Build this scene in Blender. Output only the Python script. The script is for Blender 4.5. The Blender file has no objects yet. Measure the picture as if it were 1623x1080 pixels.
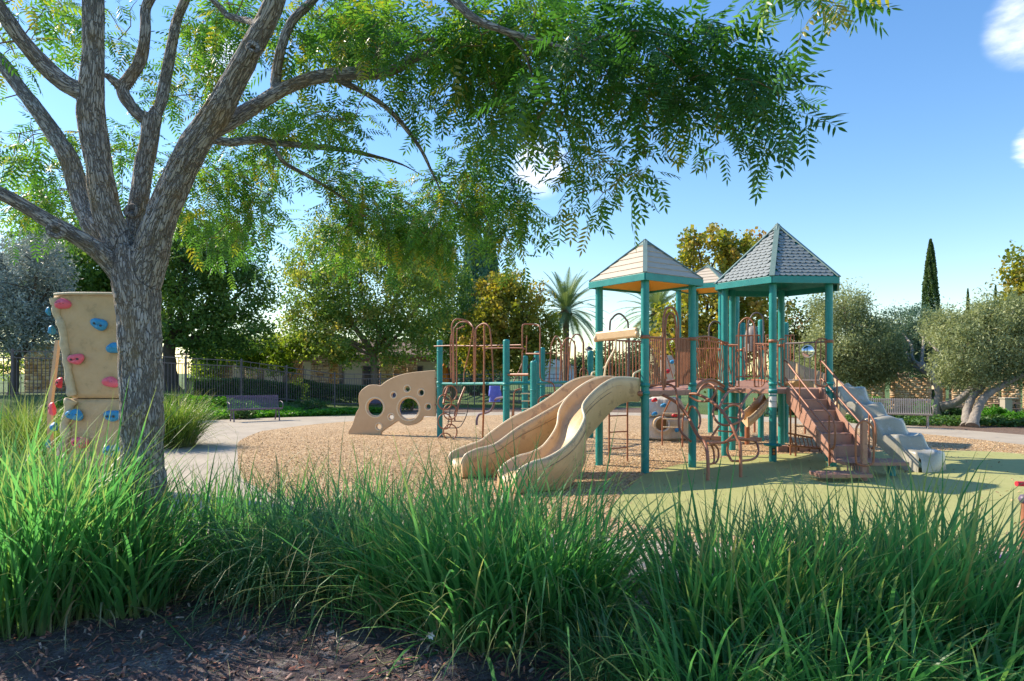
import bpy, bmesh, math, random
import numpy as np
from mathutils import Vector, Matrix, noise, Quaternion
random.seed(7); RNG = np.random.default_rng(7)
scene = bpy.context.scene
COL = scene.collection
R = math.radians

# ------------------------------------------------ camera
F_PX, HZ, CAM_H = 1050.0, 592.0, 1.7
cam = bpy.data.cameras.new('camera'); camo = bpy.data.objects.new('camera', cam); COL.objects.link(camo)
cam.sensor_width = 36; cam.lens = F_PX / 1623 * 36
cam.shift_y = (HZ - 540) / 1623
cam.clip_start = .05; cam.clip_end = 3000
camo.location = (0, 0, CAM_H); camo.rotation_euler = (R(90), 0, 0)
scene.camera = camo
scene.render.resolution_x = 1024; scene.render.resolution_y = 681

# ------------------------------------------------ light
SUN_EL, SUN_DIR = 38.0, (-.905, .425)          # direction towards the sun on the ground plan
az = math.atan2(SUN_DIR[0], SUN_DIR[1])        # clockwise from +Y
world = bpy.data.worlds.new('World'); scene.world = world; world.use_nodes = True
wn, wl = world.node_tree.nodes, world.node_tree.links
for n in list(wn): wn.remove(n)
wo = wn.new('ShaderNodeOutputWorld'); wb = wn.new('ShaderNodeBackground'); sky = wn.new('ShaderNodeTexSky')
sky.sky_type = 'NISHITA'; sky.sun_disc = False
sky.sun_elevation = R(SUN_EL); sky.sun_rotation = az
sky.air_density = 1.25; sky.dust_density = .15; sky.ozone_density = 3.0
wb.inputs[1].default_value = .15
# a few small fair weather clouds
tc = wn.new('ShaderNodeTexCoord')
def cloud(vec, size, seedv, stretch=(1, 1, 2.2)):
    v = Vector(vec).normalized()
    dp = wn.new('ShaderNodeVectorMath'); dp.operation = 'DOT_PRODUCT'; dp.inputs[1].default_value = v
    wl.new(tc.outputs['Generated'], dp.inputs[0])
    mr = wn.new('ShaderNodeMapRange'); mr.interpolation_type = 'SMOOTHSTEP'
    mr.inputs['From Min'].default_value = math.cos(size); mr.inputs['From Max'].default_value = 1 - (1 - math.cos(size)) * .12
    wl.new(dp.outputs['Value'], mr.inputs['Value'])
    mp = wn.new('ShaderNodeMapping'); mp.inputs['Scale'].default_value = stretch; mp.inputs['Location'].default_value = (seedv, 0, 0)
    wl.new(tc.outputs['Generated'], mp.inputs['Vector'])
    no = wn.new('ShaderNodeTexNoise'); no.inputs['Scale'].default_value = 1.1 / size; no.inputs['Detail'].default_value = 7; no.inputs['Roughness'].default_value = .55
    wl.new(mp.outputs[0], no.inputs['Vector'])
    mu = wn.new('ShaderNodeMath'); mu.operation = 'MULTIPLY'; wl.new(mr.outputs[0], mu.inputs[0]); wl.new(no.outputs[0], mu.inputs[1])
    m2 = wn.new('ShaderNodeMapRange'); m2.interpolation_type = 'SMOOTHSTEP'
    m2.inputs['From Min'].default_value = .14; m2.inputs['From Max'].default_value = .9
    wl.new(mu.outputs[0], m2.inputs['Value'])
    return m2.outputs[0]
def pixdir(px, py): return ((px - 811.5) / F_PX, 1, (HZ - py) / F_PX)
parts_ = [cloud(pixdir(1645, 34), .066, 1.3), cloud(pixdir(1650, 232), .036, 4.1, (1, 1, 4)), cloud(pixdir(856, 264), .058, 2.7, (1, 1, 2.5)),
          cloud(pixdir(352, 100), .05, 7.7), cloud(pixdir(-500, 200), .25, 5.0), cloud(pixdir(2600, 60), .22, 6.4)]
acc = parts_[0]
for p_ in parts_[1:]:
    mx_ = wn.new('ShaderNodeMath'); mx_.operation = 'MAXIMUM'; wl.new(acc, mx_.inputs[0]); wl.new(p_, mx_.inputs[1]); acc = mx_.outputs[0]
mxc = wn.new('ShaderNodeMix'); mxc.data_type = 'RGBA'
mxc.inputs['B'].default_value = (5.6, 5.5, 5.9, 1)
sc_ = wn.new('ShaderNodeMath'); sc_.operation = 'MULTIPLY'; sc_.inputs[1].default_value = .85; wl.new(acc, sc_.inputs[0])
wl.new(sc_.outputs[0], mxc.inputs['Factor']); hs_ = wn.new('ShaderNodeHueSaturation'); hs_.inputs['Hue'].default_value = .505; hs_.inputs['Saturation'].default_value = 1.22; hs_.inputs['Value'].default_value = .63; wl.new(sky.outputs[0], hs_.inputs['Color']); wl.new(hs_.outputs[0], mxc.inputs['A']); wl.new(mxc.outputs['Result'], wb.inputs[0])
wl.new(wb.outputs[0], wo.inputs[0])
sun = bpy.data.lights.new('sun', 'SUN'); sun.energy = 3.4; sun.angle = R(.53); sun.color = (1, .88, .71)
suno = bpy.data.objects.new('sun', sun); COL.objects.link(suno)
sd = Vector((SUN_DIR[0] * math.cos(R(SUN_EL)), SUN_DIR[1] * math.cos(R(SUN_EL)), math.sin(R(SUN_EL)))).normalized()
suno.rotation_euler = sd.to_track_quat('Z', 'Y').to_euler(); suno.location = (-30, 15, 30)
scene.view_settings.view_transform = 'Standard'; scene.view_settings.look = 'None'
scene.view_settings.gamma = 1; scene.view_settings.exposure = 1.3
scene.view_settings.use_curve_mapping = False
try:
    scene.cycles.max_bounces = 8; scene.cycles.transparent_max_bounces = 8
except Exception: pass

# ------------------------------------------------ helpers
def at(px, py, D): return Vector(((px - 811.5) * D / F_PX, D, CAM_H + (HZ - py) * D / F_PX))
def gr(px, py, z=0.0):
    D = (CAM_H - z) * F_PX / (py - HZ); return Vector(((px - 811.5) * D / F_PX, D, z))
def sst(t):
    t = min(1, max(0, t)); return t * t * (3 - 2 * t)
def gz(x, y):
    """height of the land: a bank beyond the path on the left, a dip towards the pavilion on the right"""
    d = y - (25.9 + (x + 9) * .85)
    z = (.67 * sst(d / 3.0) * sst((-x - 8.7) / 4.2) + .2 * sst((-x - 13) / 4) * sst(d / 5))
    z -= .95 * sst((y - 25) / 14) * sst((x - 9) / 8)
    return z

ORIG = {}
def link(o): COL.objects.link(o); return o
def tag(o, label=None, cat=None, group=None, kind=None):
    if label: o['label'] = label
    if cat: o['category'] = cat
    if group: o['group'] = group
    if kind: o['kind'] = kind
    return o
def thing(name, label, cat, loc=(0, 0, 0), rz=0, group=None):
    o = bpy.data.objects.new(name, None); link(o); o.empty_display_size = .2
    o.location = loc; o.rotation_euler = (0, 0, rz)
    ORIG[o.name] = (Matrix.Translation(Vector(loc)) @ Matrix.Rotation(rz, 4, 'Z')).inverted()
    return tag(o, label, cat, group)
def attach(o, parent):
    link(o)
    if parent is not None:
        o.parent = parent
        if parent.name in ORIG: ORIG[o.name] = ORIG[parent.name]
    return o

def crom(pts, n=6, closed=False):
    P = [Vector(p) for p in pts]; out = []
    m = len(P)
    if m < 3: return P
    rng = range(m if closed else m - 1)
    for i in rng:
        if closed: a, b, c, d = P[(i - 1) % m], P[i], P[(i + 1) % m], P[(i + 2) % m]
        else: a, b, c, d = P[max(i - 1, 0)], P[i], P[i + 1], P[min(i + 2, m - 1)]
        for k in range(n):
            t = k / n
            out.append(.5 * ((2 * b) + (c - a) * t + (2 * a - 5 * b + 4 * c - d) * t * t + (3 * b - a - 3 * c + d) * t ** 3))
    if not closed: out.append(P[-1])
    return out

class MB:
    def __init__(s): s.v = []; s.f = []; s.sm = []; s.mi = []
    def add(s, verts, faces, smooth=False, mi=0):
        o = len(s.v); s.v += [tuple(v) for v in verts]
        for f in faces: s.f.append(tuple(i + o for i in f)); s.sm.append(smooth); s.mi.append(mi)
        return s
    def box(s, c, size, rot=None, mi=0):
        c = Vector(c); x, y, z = [q / 2 for q in size]
        vs = [Vector((sx * x, sy * y, sz * z)) for sz in (-1, 1) for sy in (-1, 1) for sx in (-1, 1)]
        if rot is not None: vs = [rot @ v for v in vs]
        s.add([c + v for v in vs], [(0, 2, 3, 1), (4, 5, 7, 6), (0, 1, 5, 4), (2, 6, 7, 3), (0, 4, 6, 2), (1, 3, 7, 5)], False, mi); return s
    def beam(s, a, b, w, h, up=(0, 0, 1), mi=0):
        a, b, up = Vector(a), Vector(b), Vector(up); d = b - a; L = d.length; d.normalize()
        x = d.cross(up); x = x.normalized() if x.length > 1e-5 else Vector((1, 0, 0)); z = x.cross(d)
        m = Matrix((x, d, z)).transposed()
        return s.box((a + b) / 2, (w, L, h), m, mi)
    def tube(s, pts, r, sides=8, closed=False, cap=True, mi=0):
        P = [Vector(p) for p in pts]; n = len(P)
        rs = r if hasattr(r, '__len__') else [r] * n
        T = []
        for i in range(n):
            if closed: t = P[(i + 1) % n] - P[i - 1]
            else: t = P[min(i + 1, n - 1)] - P[max(i - 1, 0)]
            T.append(t.normalized() if t.length > 1e-9 else Vector((0, 0, 1)))
        ref = Vector((0, 1, 0)) if abs(T[0].y) < .9 else Vector((1, 0, 0))
        N = (ref - T[0] * ref.dot(T[0])).normalized(); vs = []; fs = []
        for i in range(n):
            N = (N - T[i] * N.dot(T[i])); N = N.normalized() if N.length > 1e-6 else Vector((1, 0, 0))
            B = T[i].cross(N)
            for k in range(sides):
                a = 2 * math.pi * k / sides
                vs.append(P[i] + (N * math.cos(a) + B * math.sin(a)) * rs[i])
        for i in range(n if closed else n - 1):
            j = (i + 1) % n
            for k in range(sides):
                k2 = (k + 1) % sides
                fs.append((i * sides + k, i * sides + k2, j * sides + k2, j * sides + k))
        s.add(vs, fs, True, mi)
        if cap and not closed:
            s.add(vs[:sides], [tuple(range(sides))[::-1]], False, mi); s.add(vs[-sides:], [tuple(range(sides))], False, mi)
        return s
    def cyl(s, a, b, r, sides=16, r2=None, mi=0): return s.tube([a, b], [r, r2 if r2 is not None else r], sides, mi=mi)
    def lathe(s, prof, c=(0, 0, 0), sides=16, mi=0, smooth=True):
        c = Vector(c); vs = []; fs = []
        for (r, z) in prof:
            for k in range(sides):
                a = 2 * math.pi * k / sides; vs.append(c + Vector((r * math.cos(a), r * math.sin(a), z)))
        for i in range(len(prof) - 1):
            for k in range(sides):
                k2 = (k + 1) % sides; fs.append((i * sides + k, i * sides + k2, (i + 1) * sides + k2, (i + 1) * sides + k))
        s.add(vs, fs, smooth, mi); return s
    def grid(s, rows, closed_u=False, smooth=True, mi=0, flip=False):
        n = len(rows[0]); vs = [p for r in rows for p in r]; fs = []
        for i in range(len(rows) - 1):
            for k in range(n if closed_u else n - 1):
                k2 = (k + 1) % n; f = (i * n + k, i * n + k2, (i + 1) * n + k2, (i + 1) * n + k)
                fs.append(f[::-1] if flip else f)
        s.add(vs, fs, smooth, mi); return s
    def prism(s, poly, axis_vec, mi=0):
        """extrude a planar 3D polygon by a vector"""
        P = [Vector(p) for p in poly]; a = Vector(axis_vec); n = len(P)
        s.add(P + [p + a for p in P], [tuple(range(n))[::-1], tuple(range(n, 2 * n))] + [(i, (i + 1) % n, n + (i + 1) % n, n + i) for i in range(n)], False, mi); return s
    def mesh(s, name, mats, parent=None, world=True):
        vs = s.v
        if world and parent is not None and parent.name in ORIG:
            M_ = ORIG[parent.name]; vs = [tuple(M_ @ Vector(v)) for v in vs]
        me = bpy.data.meshes.new(name); me.from_pydata(vs, [], s.f)
        for m in (mats if isinstance(mats, (list, tuple)) else [mats]): me.materials.append(m)
        me.polygons.foreach_set('use_smooth', s.sm); me.polygons.foreach_set('material_index', s.mi)
        me.update(); return me
    def build(s, name, mats, parent=None, world=True, bevel=0, kind=None, label=None, recalc=False):
        me = s.mesh(name, mats, parent, world)
        if recalc or bevel:
            bm = bmesh.new(); bm.from_mesh(me); bmesh.ops.remove_doubles(bm, verts=bm.verts, dist=1e-5)
            bmesh.ops.recalc_face_normals(bm, faces=bm.faces); bm.to_mesh(me); bm.free()
        o = bpy.data.objects.new(name, me); attach(o, parent)
        if bevel:
            b = o.modifiers.new('bevel', 'BEVEL'); b.width = bevel; b.segments = 2; b.limit_method = 'ANGLE'; b.angle_limit = R(40)
            b.harden_normals = False
        if kind: o['kind'] = kind
        if label: o['label'] = label
        return o

def np_mesh(name, V, F, mat, parent=None, rnd=None, smooth=False, kind=None, world=True, tip=None):
    """V (n,3), F (m,k) numpy, rnd one value per vertex"""
    V = np.asarray(V, dtype=np.float32)
    if world and parent is not None and parent.name in ORIG:
        M_ = np.array(ORIG[parent.name], dtype=np.float32); V = V @ M_[:3, :3].T + M_[:3, 3]
    k = F.shape[1]; me = bpy.data.meshes.new(name)
    me.vertices.add(len(V)); me.vertices.foreach_set('co', V.astype(np.float32).ravel())
    me.loops.add(F.size); me.loops.foreach_set('vertex_index', F.astype(np.int32).ravel())
    me.polygons.add(len(F)); me.polygons.foreach_set('loop_start', np.arange(0, F.size, k, dtype=np.int32))
    me.polygons.foreach_set('loop_total', np.full(len(F), k, dtype=np.int32))
    if rnd is not None:
        a = me.attributes.new('rnd', 'FLOAT', 'POINT'); a.data.foreach_set('value', np.asarray(rnd, dtype=np.float32))
    if tip is not None:
        a = me.attributes.new('tip', 'FLOAT', 'POINT'); a.data.foreach_set('value', np.asarray(tip, dtype=np.float32))
    me.update(calc_edges=True)
    if smooth: me.polygons.foreach_set('use_smooth', np.ones(len(F), dtype=bool))
    me.materials.append(mat)
    o = bpy.data.objects.new(name, me); attach(o, parent)
    if kind: o['kind'] = kind
    return o

def copy_obj(o, parent=None):
    c = o.copy(); COL.objects.link(c)
    if parent is not None: c.parent = parent
    for ch in list(o.children): copy_obj(ch, c)
    return c

# ------------------------------------------------ materials
MATS = {}
def nodes_of(name):
    m = bpy.data.materials.new(name); m.use_nodes = True; nt = m.node_tree
    return m, nt.nodes, nt.links, nt.nodes['Principled BSDF']
def ramp(N, L, src, stops):
    r = N.new('ShaderNodeValToRGB'); e = r.color_ramp.elements
    while len(e) < len(stops): e.new(.5)
    for i, (p, c) in enumerate(stops):
        e[i].position = p; e[i].color = (*c, 1)
    L.new(src, r.inputs[0]); return r.outputs[0]
def noise_n(N, L, scale, detail=5, rough=.55, vec=None, dist=0):
    n = N.new('ShaderNodeTexNoise'); n.inputs['Scale'].default_value = scale; n.inputs['Detail'].default_value = detail
    n.inputs['Roughness'].default_value = rough; n.inputs['Distortion'].default_value = dist
    if vec is not None: L.new(vec, n.inputs['Vector'])
    return n.outputs[0]
def objvec(N, L, scale=(1, 1, 1)):
    t = N.new('ShaderNodeTexCoord'); mp = N.new('ShaderNodeMapping'); mp.inputs['Scale'].default_value = scale
    L.new(t.outputs['Object'], mp.inputs['Vector']); return mp.outputs[0]
def bump(N, L, b, h, strength=.4, dist=.01):
    n = N.new('ShaderNodeBump'); n.inputs['Strength'].default_value = strength; n.inputs['Distance'].default_value = dist
    L.new(h, n.inputs['Height']); L.new(n.outputs[0], b.inputs['Normal']); return n
def mixc(N, L, fac, a, b, mode='MIX'):
    m = N.new('ShaderNodeMix'); m.data_type = 'RGBA'; m.blend_type = mode
    for k, v in (('Factor', fac), ('A', a), ('B', b)):
        if isinstance(v, (int, float)): m.inputs[k].default_value = v
        elif isinstance(v, tuple): m.inputs[k].default_value = (*v, 1)
        else: L.new(v, m.inputs[k])
    return m.outputs['Result']
def simple(name, c1, c2=None, scale=6, rough=.5, metal=0, bmp=0, bscale=60, bdist=.003, stretch=(1, 1, 1), spots=None, coat=0):
    m, N, L, b = nodes_of(name); v = objvec(N, L, stretch)
    c2 = c2 or tuple(x * .8 for x in c1)
    n = noise_n(N, L, scale, 6, .6, v)
    col = ramp(N, L, n, [(.32, c1), (.68, c2)])
    if spots:
        n2 = noise_n(N, L, spots[1], 6, .7, v)
        msk = ramp(N, L, n2, [(spots[2], (0, 0, 0)), (spots[2] + .06, (1, 1, 1))])
        col = mixc(N, L, msk, col, spots[0])
    L.new(col, b.inputs['Base Color'])
    rr = N.new('ShaderNodeMapRange'); rr.inputs['To Min'].default_value = max(0, rough - .1); rr.inputs['To Max'].default_value = min(1, rough + .12)
    L.new(noise_n(N, L, scale * 3, 4, .6, v), rr.inputs[0]); L.new(rr.outputs[0], b.inputs['Roughness'])
    b.inputs['Metallic'].default_value = metal
    b.inputs['Coat Weight'].default_value = coat
    if bmp: bump(N, L, b, noise_n(N, L, bscale, 5, .6, v), bmp, bdist)
    MATS[name] = m; return m
def foliage_mat(name, stops, trans=.35, rough=.5, nscale=.8, tcol=(1.3, 1.25, .5)):
    m, N, L, b = nodes_of(name)
    a = N.new('ShaderNodeAttribute'); a.attribute_name = 'rnd'
    v = objvec(N, L); n = noise_n(N, L, nscale, 3, .5, v)
    ad = N.new('ShaderNodeMath'); ad.operation = 'MULTIPLY_ADD'; ad.inputs[1].default_value = .9; L.new(n, ad.inputs[0])
    m2 = N.new('ShaderNodeMath'); m2.operation = 'MULTIPLY_ADD'; m2.inputs[1].default_value = .65; m2.inputs[2].default_value = -.28
    L.new(a.outputs['Fac'], m2.inputs[0]); L.new(m2.outputs[0], ad.inputs[2])
    col = ramp(N, L, ad.outputs[0], stops); L.new(col, b.inputs['Base Color']); b.inputs['Roughness'].default_value = rough
    b.inputs['Specular IOR Level'].default_value = .35
    tr = N.new('ShaderNodeBsdfTranslucent'); tc2 = mixc(N, L, 1.0, col, tcol, 'MULTIPLY'); L.new(tc2, tr.inputs[0])
    mx = N.new('ShaderNodeMixShader'); mx.inputs[0].default_value = min(.6, trans * 1.3)
    L.new(b.outputs[0], mx.inputs[1]); L.new(tr.outputs[0], mx.inputs[2]); L.new(mx.outputs[0], N['Material Output'].inputs[0])
    MATS[name] = m; return m

TEAL = simple('teal_paint', (.006, .20, .185), (.016, .27, .24), 5, .42, bmp=.2, bscale=90, spots=((.14, .34, .31), 16, .63))
BROWN = simple('brown_coating', (.27, .098, .048), (.36, .14, .07), 8, .42, bmp=.1, spots=((.36, .19, .12), 25, .66))
RUST = simple('orange_brown_coating', (.36, .13, .05), (.3, .1, .045), 8, .4)
DECKM = simple('pinkish_brown_coating', (.43, .235, .165), (.35, .18, .125), 6, .6, bmp=.3, bscale=140, bdist=.002, spots=((.2, .1, .08), 9, .6))
TAN = simple('tan_plastic', (.60, .415, .23), (.52, .35, .185), 4.5, .38, bmp=.08, bscale=25, spots=((.40, .265, .15), 6, .56))
RIMT = simple('worn_pale_plastic', (.80, .66, .45), (.72, .57, .36), 9, .4)
TANB = simple('tan_rough_plastic', (.62, .44, .25), (.54, .37, .20), 5, .6, bmp=.8, bscale=16, bdist=.014, spots=((.47, .33, .18), 5, .57))
CREAM = simple('cream_edge_plastic', (.62, .52, .35), (.5, .4, .25), 14, .6, bmp=.6, bscale=60, bdist=.01)
BUBT = simple('pale_tan_plastic', (.62, .42, .24), (.57, .37, .20), 3, .5, bmp=.1)
GREYP = simple('grey_tan_glossy_plastic', (.40, .37, .30), (.32, .30, .23), 3, .25, bmp=.12, bscale=9, bdist=.01, spots=((.40, .40, .38), 5, .58))
WROCK = simple('white_rock_plastic', (.62, .55, .46), (.50, .42, .33), 6, .55, bmp=.5, bscale=14, bdist=.03)
ROOFT = simple('cream_roof_board', (.56, .47, .36), (.45, .38, .30), 5, .6, bmp=.4, bscale=50, stretch=(1, 1, 8))
CEIL = simple('yellow_orange_ceiling', (.86, .46, .06), (.8, .4, .05), 3, .6)
SHING = simple('grey_shingle', (.30, .32, .31), (.22, .245, .24), 20, .55, bmp=.4, bscale=80, spots=((.16, .24, .21), 16, .62))
CAPM = simple('greenish_grey_cap', (.13, .21, .185), (.18, .25, .22), 8, .5, bmp=.3, bscale=40)
PINK = simple('pink_hold', (.85, .16, .22), (.78, .12, .2), 6, .45)
BLUEH = simple('blue_hold', (.03, .25, .52), (.04, .32, .58), 6, .45)
REDH = simple('red_hold', (.72, .03, .05), None, 6, .4)
BLACK = simple('black_iron', (.03, .028, .035), (.045, .04, .05), 8, .45)
FENCEM = simple('dark_bronze_fence', (.11, .09, .10), (.15, .12, .125), 8, .45)
BENCHM = simple('purple_grey_coating', (.10, .075, .12), (.13, .09, .14), 8, .45)
BENCHW = simple('pale_taupe_coating', (.22, .19, .17), (.28, .245, .215), 8, .45)
CHROME = simple('polished_steel', (.8, .8, .82), None, 5, .12, metal=1)
WHITE = simple('white_sticker', (.75, .75, .72), (.62, .63, .62), 30, .5)
BLUEC = simple('blue_cloth', (.10, .14, .62), (.16, .2, .7), 9, .8, bmp=.5, bscale=20, bdist=.03)
ORANGEC = simple('orange_canvas', (.80, .26, .035), (.7, .21, .03), 9, .8)
CONC = simple('pale_concrete', (.43, .37, .285), (.34, .29, .225), 1.2, .85, bmp=.5, bscale=90, bdist=.004, spots=((.26, .235, .205), 2.2, .60))
TRIM = simple('brown_timber', (.17, .105, .075), (.22, .14, .1), 4, .8, bmp=.4, stretch=(1, 1, 1))
STUCCO = simple('pale_stucco', (.56, .42, .26), (.49, .36, .22), 3, .9, bmp=.4, bscale=70)
GLASS = simple('dark_window_glass', (.03, .04, .05), None, 3, .08)
PURP = simple('purple_plastic', (.22, .10, .34), None, 5, .5)
CARM = simple('light_car_paint', (.5, .52, .56), None, 5, .25, coat=.5)
# ------------------------------------------------ ground materials
def soil_mat():
    m, N, L, b = nodes_of('dark_soil'); v = objvec(N, L)
    n = noise_n(N, L, 3.2, 8, .62, v); n2 = noise_n(N, L, 45, 8, .7, v)
    c = ramp(N, L, n, [(.36, (.07, .052, .056)), (.52, (.16, .125, .13)), (.64, (.31, .27, .265))])
    c = mixc(N, L, ramp(N, L, n2, [(.42, (0, 0, 0)), (.62, (1, 1, 1))]), c, (.08, .05, .05))
    L.new(c, b.inputs['Base Color']); b.inputs['Roughness'].default_value = .95
    bump(N, L, b, n2, .9, .03); MATS['soil'] = m; return m
def chips_mat():
    m, N, L, b = nodes_of('wood_chips'); v = objvec(N, L, (1, 1, 1))
    vo = N.new('ShaderNodeTexVoronoi'); vo.inputs['Scale'].default_value = 32; vo.inputs['Randomness'].default_value = 1
    nz = N.new('ShaderNodeTexNoise'); nz.inputs['Scale'].default_value = 20; L.new(v, nz.inputs['Vector'])
    ad = mixc(N, L, .06, v, nz.outputs['Color']); L.new(ad, vo.inputs['Vector'])
    sp = N.new('ShaderNodeSeparateColor'); L.new(vo.outputs['Color'], sp.inputs[0])
    c = ramp(N, L, sp.outputs[0], [(.0, (.21, .125, .06)), (.35, (.42, .27, .135)), (.7, (.58, .395, .215)), (1, (.72, .54, .33))])
    n = noise_n(N, L, .7, 4, .5, v)
    c = mixc(N, L, ramp(N, L, n, [(.4, (0, 0, 0)), (.66, (1, 1, 1))]), c, mixc(N, L, .5, c, (.36, .24, .13)))
    L.new(c, b.inputs['Base Color']); b.inputs['Roughness'].default_value = .9
    bump(N, L, b, vo.outputs['Distance'], 1.0, .02); MATS['chips'] = m; return m
def rubber_mat():
    m, N, L, b = nodes_of('green_rubber'); v = objvec(N, L)
    n = noise_n(N, L, .9, 9, .68, v, .6); n2 = noise_n(N, L, 150, 3, .6, v)
    c = ramp(N, L, n, [(.3, (.31, .325, .11)), (.55, (.40, .395, .155)), (.75, (.45, .43, .185))])
    c = mixc(N, L, ramp(N, L, n2, [(.35, (0, 0, 0)), (.7, (1, 1, 1))]), c, (.28, .28, .085))
    L.new(c, b.inputs['Base Color']); b.inputs['Roughness'].default_value = .85; bump(N, L, b, n2, .5, .004); MATS['rubber'] = m; return m
def grass_mat():
    m, N, L, b = nodes_of('mown_grass'); v = objvec(N, L)
    n = noise_n(N, L, .5, 6, .6, v); n2 = noise_n(N, L, 30, 5, .7, v)
    c = ramp(N, L, n, [(.3, (.06, .13, .02)), (.7, (.12, .2, .035))])
    c = mixc(N, L, n2, c, (.05, .09, .015)); L.new(c, b.inputs['Base Color']); b.inputs['Roughness'].default_value = .9
    bump(N, L, b, n2, .8, .05); MATS['grass'] = m; return m
SOIL, CHIPS, RUBBER, GRASS = soil_mat(), chips_mat(), rubber_mat(), grass_mat()

def struct(o): o['kind'] = 'structure'; return o
# base ground sheet to the horizon, finer near
def axis(lims):
    out = []
    for a, b, n in lims: out += list(np.linspace(a, b, n, endpoint=False))
    return out + [lims[-1][1]]
xs = axis([(-900, -60, 8), (-60, -24, 18), (-24, 30, 90), (30, 80, 20), (80, 900, 8)])
ys = axis([(-40, 0, 4), (0, 8, 32), (8, 50, 70), (50, 100, 14), (100, 1400, 10)])
rows = []
for y in ys:
    row = []
    for x in xs:
        z = gz(x, y)
        if 1 < y < 7.0 and abs(x) < 8: z += .035 * (noise.noise(Vector((x * 1.3, y * 1.3, 3))) + .4 * noise.noise(Vector((x * 5, y * 5, 1)))) * sst((6.3 - y) / 1.2)
        row.append(Vector((x, y, z - .035)))
    rows.append(row)
mb = MB(); mb.grid(rows); g = struct(mb.build('ground', GRASS))
# soil bed in the foreground follows the same surface a little above
def sheet(name, inside, x0, x1, y0, y1, step, dz, mat, zf=gz):
    nx, ny = int((x1 - x0) / step) + 1, int((y1 - y0) / step) + 1; idx = {}; V = []; Fq = []
    def vid(i, j):
        if (i, j) not in idx:
            x, y = x0 + i * step, y0 + j * step; idx[(i, j)] = len(V); V.append((x, y, zf(x, y) + dz))
        return idx[(i, j)]
    for i in range(nx):
        for j in range(ny):
            if inside(x0 + (i + .5) * step, y0 + (j + .5) * step): Fq.append((vid(i, j), vid(i + 1, j), vid(i + 1, j + 1), vid(i, j + 1)))
    m = MB(); m.add(V, Fq, True); return struct(m.build(name, mat))
def soilz(x, y):
    return .035 * (noise.noise(Vector((x * 1.3, y * 1.3, 3))) + .4 * noise.noise(Vector((x * 5, y * 5, 1)))) * sst((6.3 - y) / 1.2) + .05 * noise.noise(Vector((x * .9, y * .9, 8))) ** 2
def bed_in(x, y):
    # in front of the path's outer edge
    lim = np.interp(x, [-9, -7.2, -5.2, -1, 1.5, 4, 7, 9], [8.4, 8.3, 6.9, 5.95, 5.42, 5.02, 4.82, 5.1]); return y < lim
sheet('planting_bed', bed_in, -9, 9, .6, 8.6, .08, .0, SOIL, soilz)

def smooth_poly(pts, n=5): return [(p.x, p.y) for p in crom([Vector((a, b, 0)) for a, b in pts], n, True)]
def flat(name, poly, z, mat, thick=0):
    bm = bmesh.new(); vs = [bm.verts.new((x, y, z)) for x, y in poly]
    f = bm.faces.new(vs); bmesh.ops.recalc_face_normals(bm, faces=[f])
    if f.normal.z < 0: f.normal_flip()
    if thick:
        r = bmesh.ops.extrude_face_region(bm, geom=[f]); bmesh.ops.translate(bm, verts=[v for v in r['geom'] if isinstance(v, bmesh.types.BMVert)], vec=(0, 0, -thick))
        bmesh.ops.recalc_face_normals(bm, faces=bm.faces)
    bmesh.ops.triangulate(bm, faces=bm.faces)
    me = bpy.data.meshes.new(name); bm.to_mesh(me); bm.free(); me.materials.append(mat)
    return struct(link(bpy.data.objects.new(name, me)))
inner = [(-5.0, 24.3), (-6.5, 22.3), (-7.25, 20), (-7.3, 19), (-6.8, 16.5), (-5.75, 13.9), (-4.95, 12), (-4.1, 10.3), (-2.4, 8.4), (-.3, 7.3), (1.5, 6.75),
         (4, 6.4), (7, 6.3), (10, 7), (12.2, 9.5), (12.8, 13), (12.2, 15.8), (11.5, 18.8), (9.6, 22.4), (7, 25.3), (4.3, 26.9), (0, 27.1), (-3, 25.9)]
outer = [(-5.4, 26.9), (-8.9, 25.6), (-11.6, 23.4), (-13.5, 20.5), (-13, 18), (-8.6, 15.9), (-7.6, 13), (-7.7, 11), (-7.2, 8.6), (-5.2, 7.0), (-1.0, 6.05), (1.5, 5.5),
         (4, 5.1), (7, 4.9), (11.2, 5.4), (14.2, 8.5), (15, 13), (14.6, 17), (13.4, 20.3), (11.6, 24.2), (8, 27.3), (4.6, 28.9), (-1, 29.2)]
flat('path', smooth_poly(outer), -.006, CONC, .2)
INNER = smooth_poly(inner)
flat('play_area', INNER, 0, CHIPS)
# the rubber surfacing, kept just proud of the chips
rub = [gr(983, 788), gr(998, 773), gr(1015, 756), gr(1032, 749), gr(1053, 743), gr(1075, 737), gr(1113, 731), gr(1151, 725), gr(1200, 722), gr(1240, 720), gr(1310, 718.5),
       gr(1400, 716), gr(1479, 714.5), gr(1560, 716), gr(1623, 720)]
rub = [(p.x, p.y) for p in rub] + [(11.9, 12.6), (12.1, 10.2), (10.2, 7.3), (7, 6.55), (4, 6.62), (2.1, 7.0), (1.2, 7.7), (1.35, 8.7)]
RUBP = smooth_poly(rub, 4)
flat('rubber_surface', RUBP, .005, RUBBER)
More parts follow.
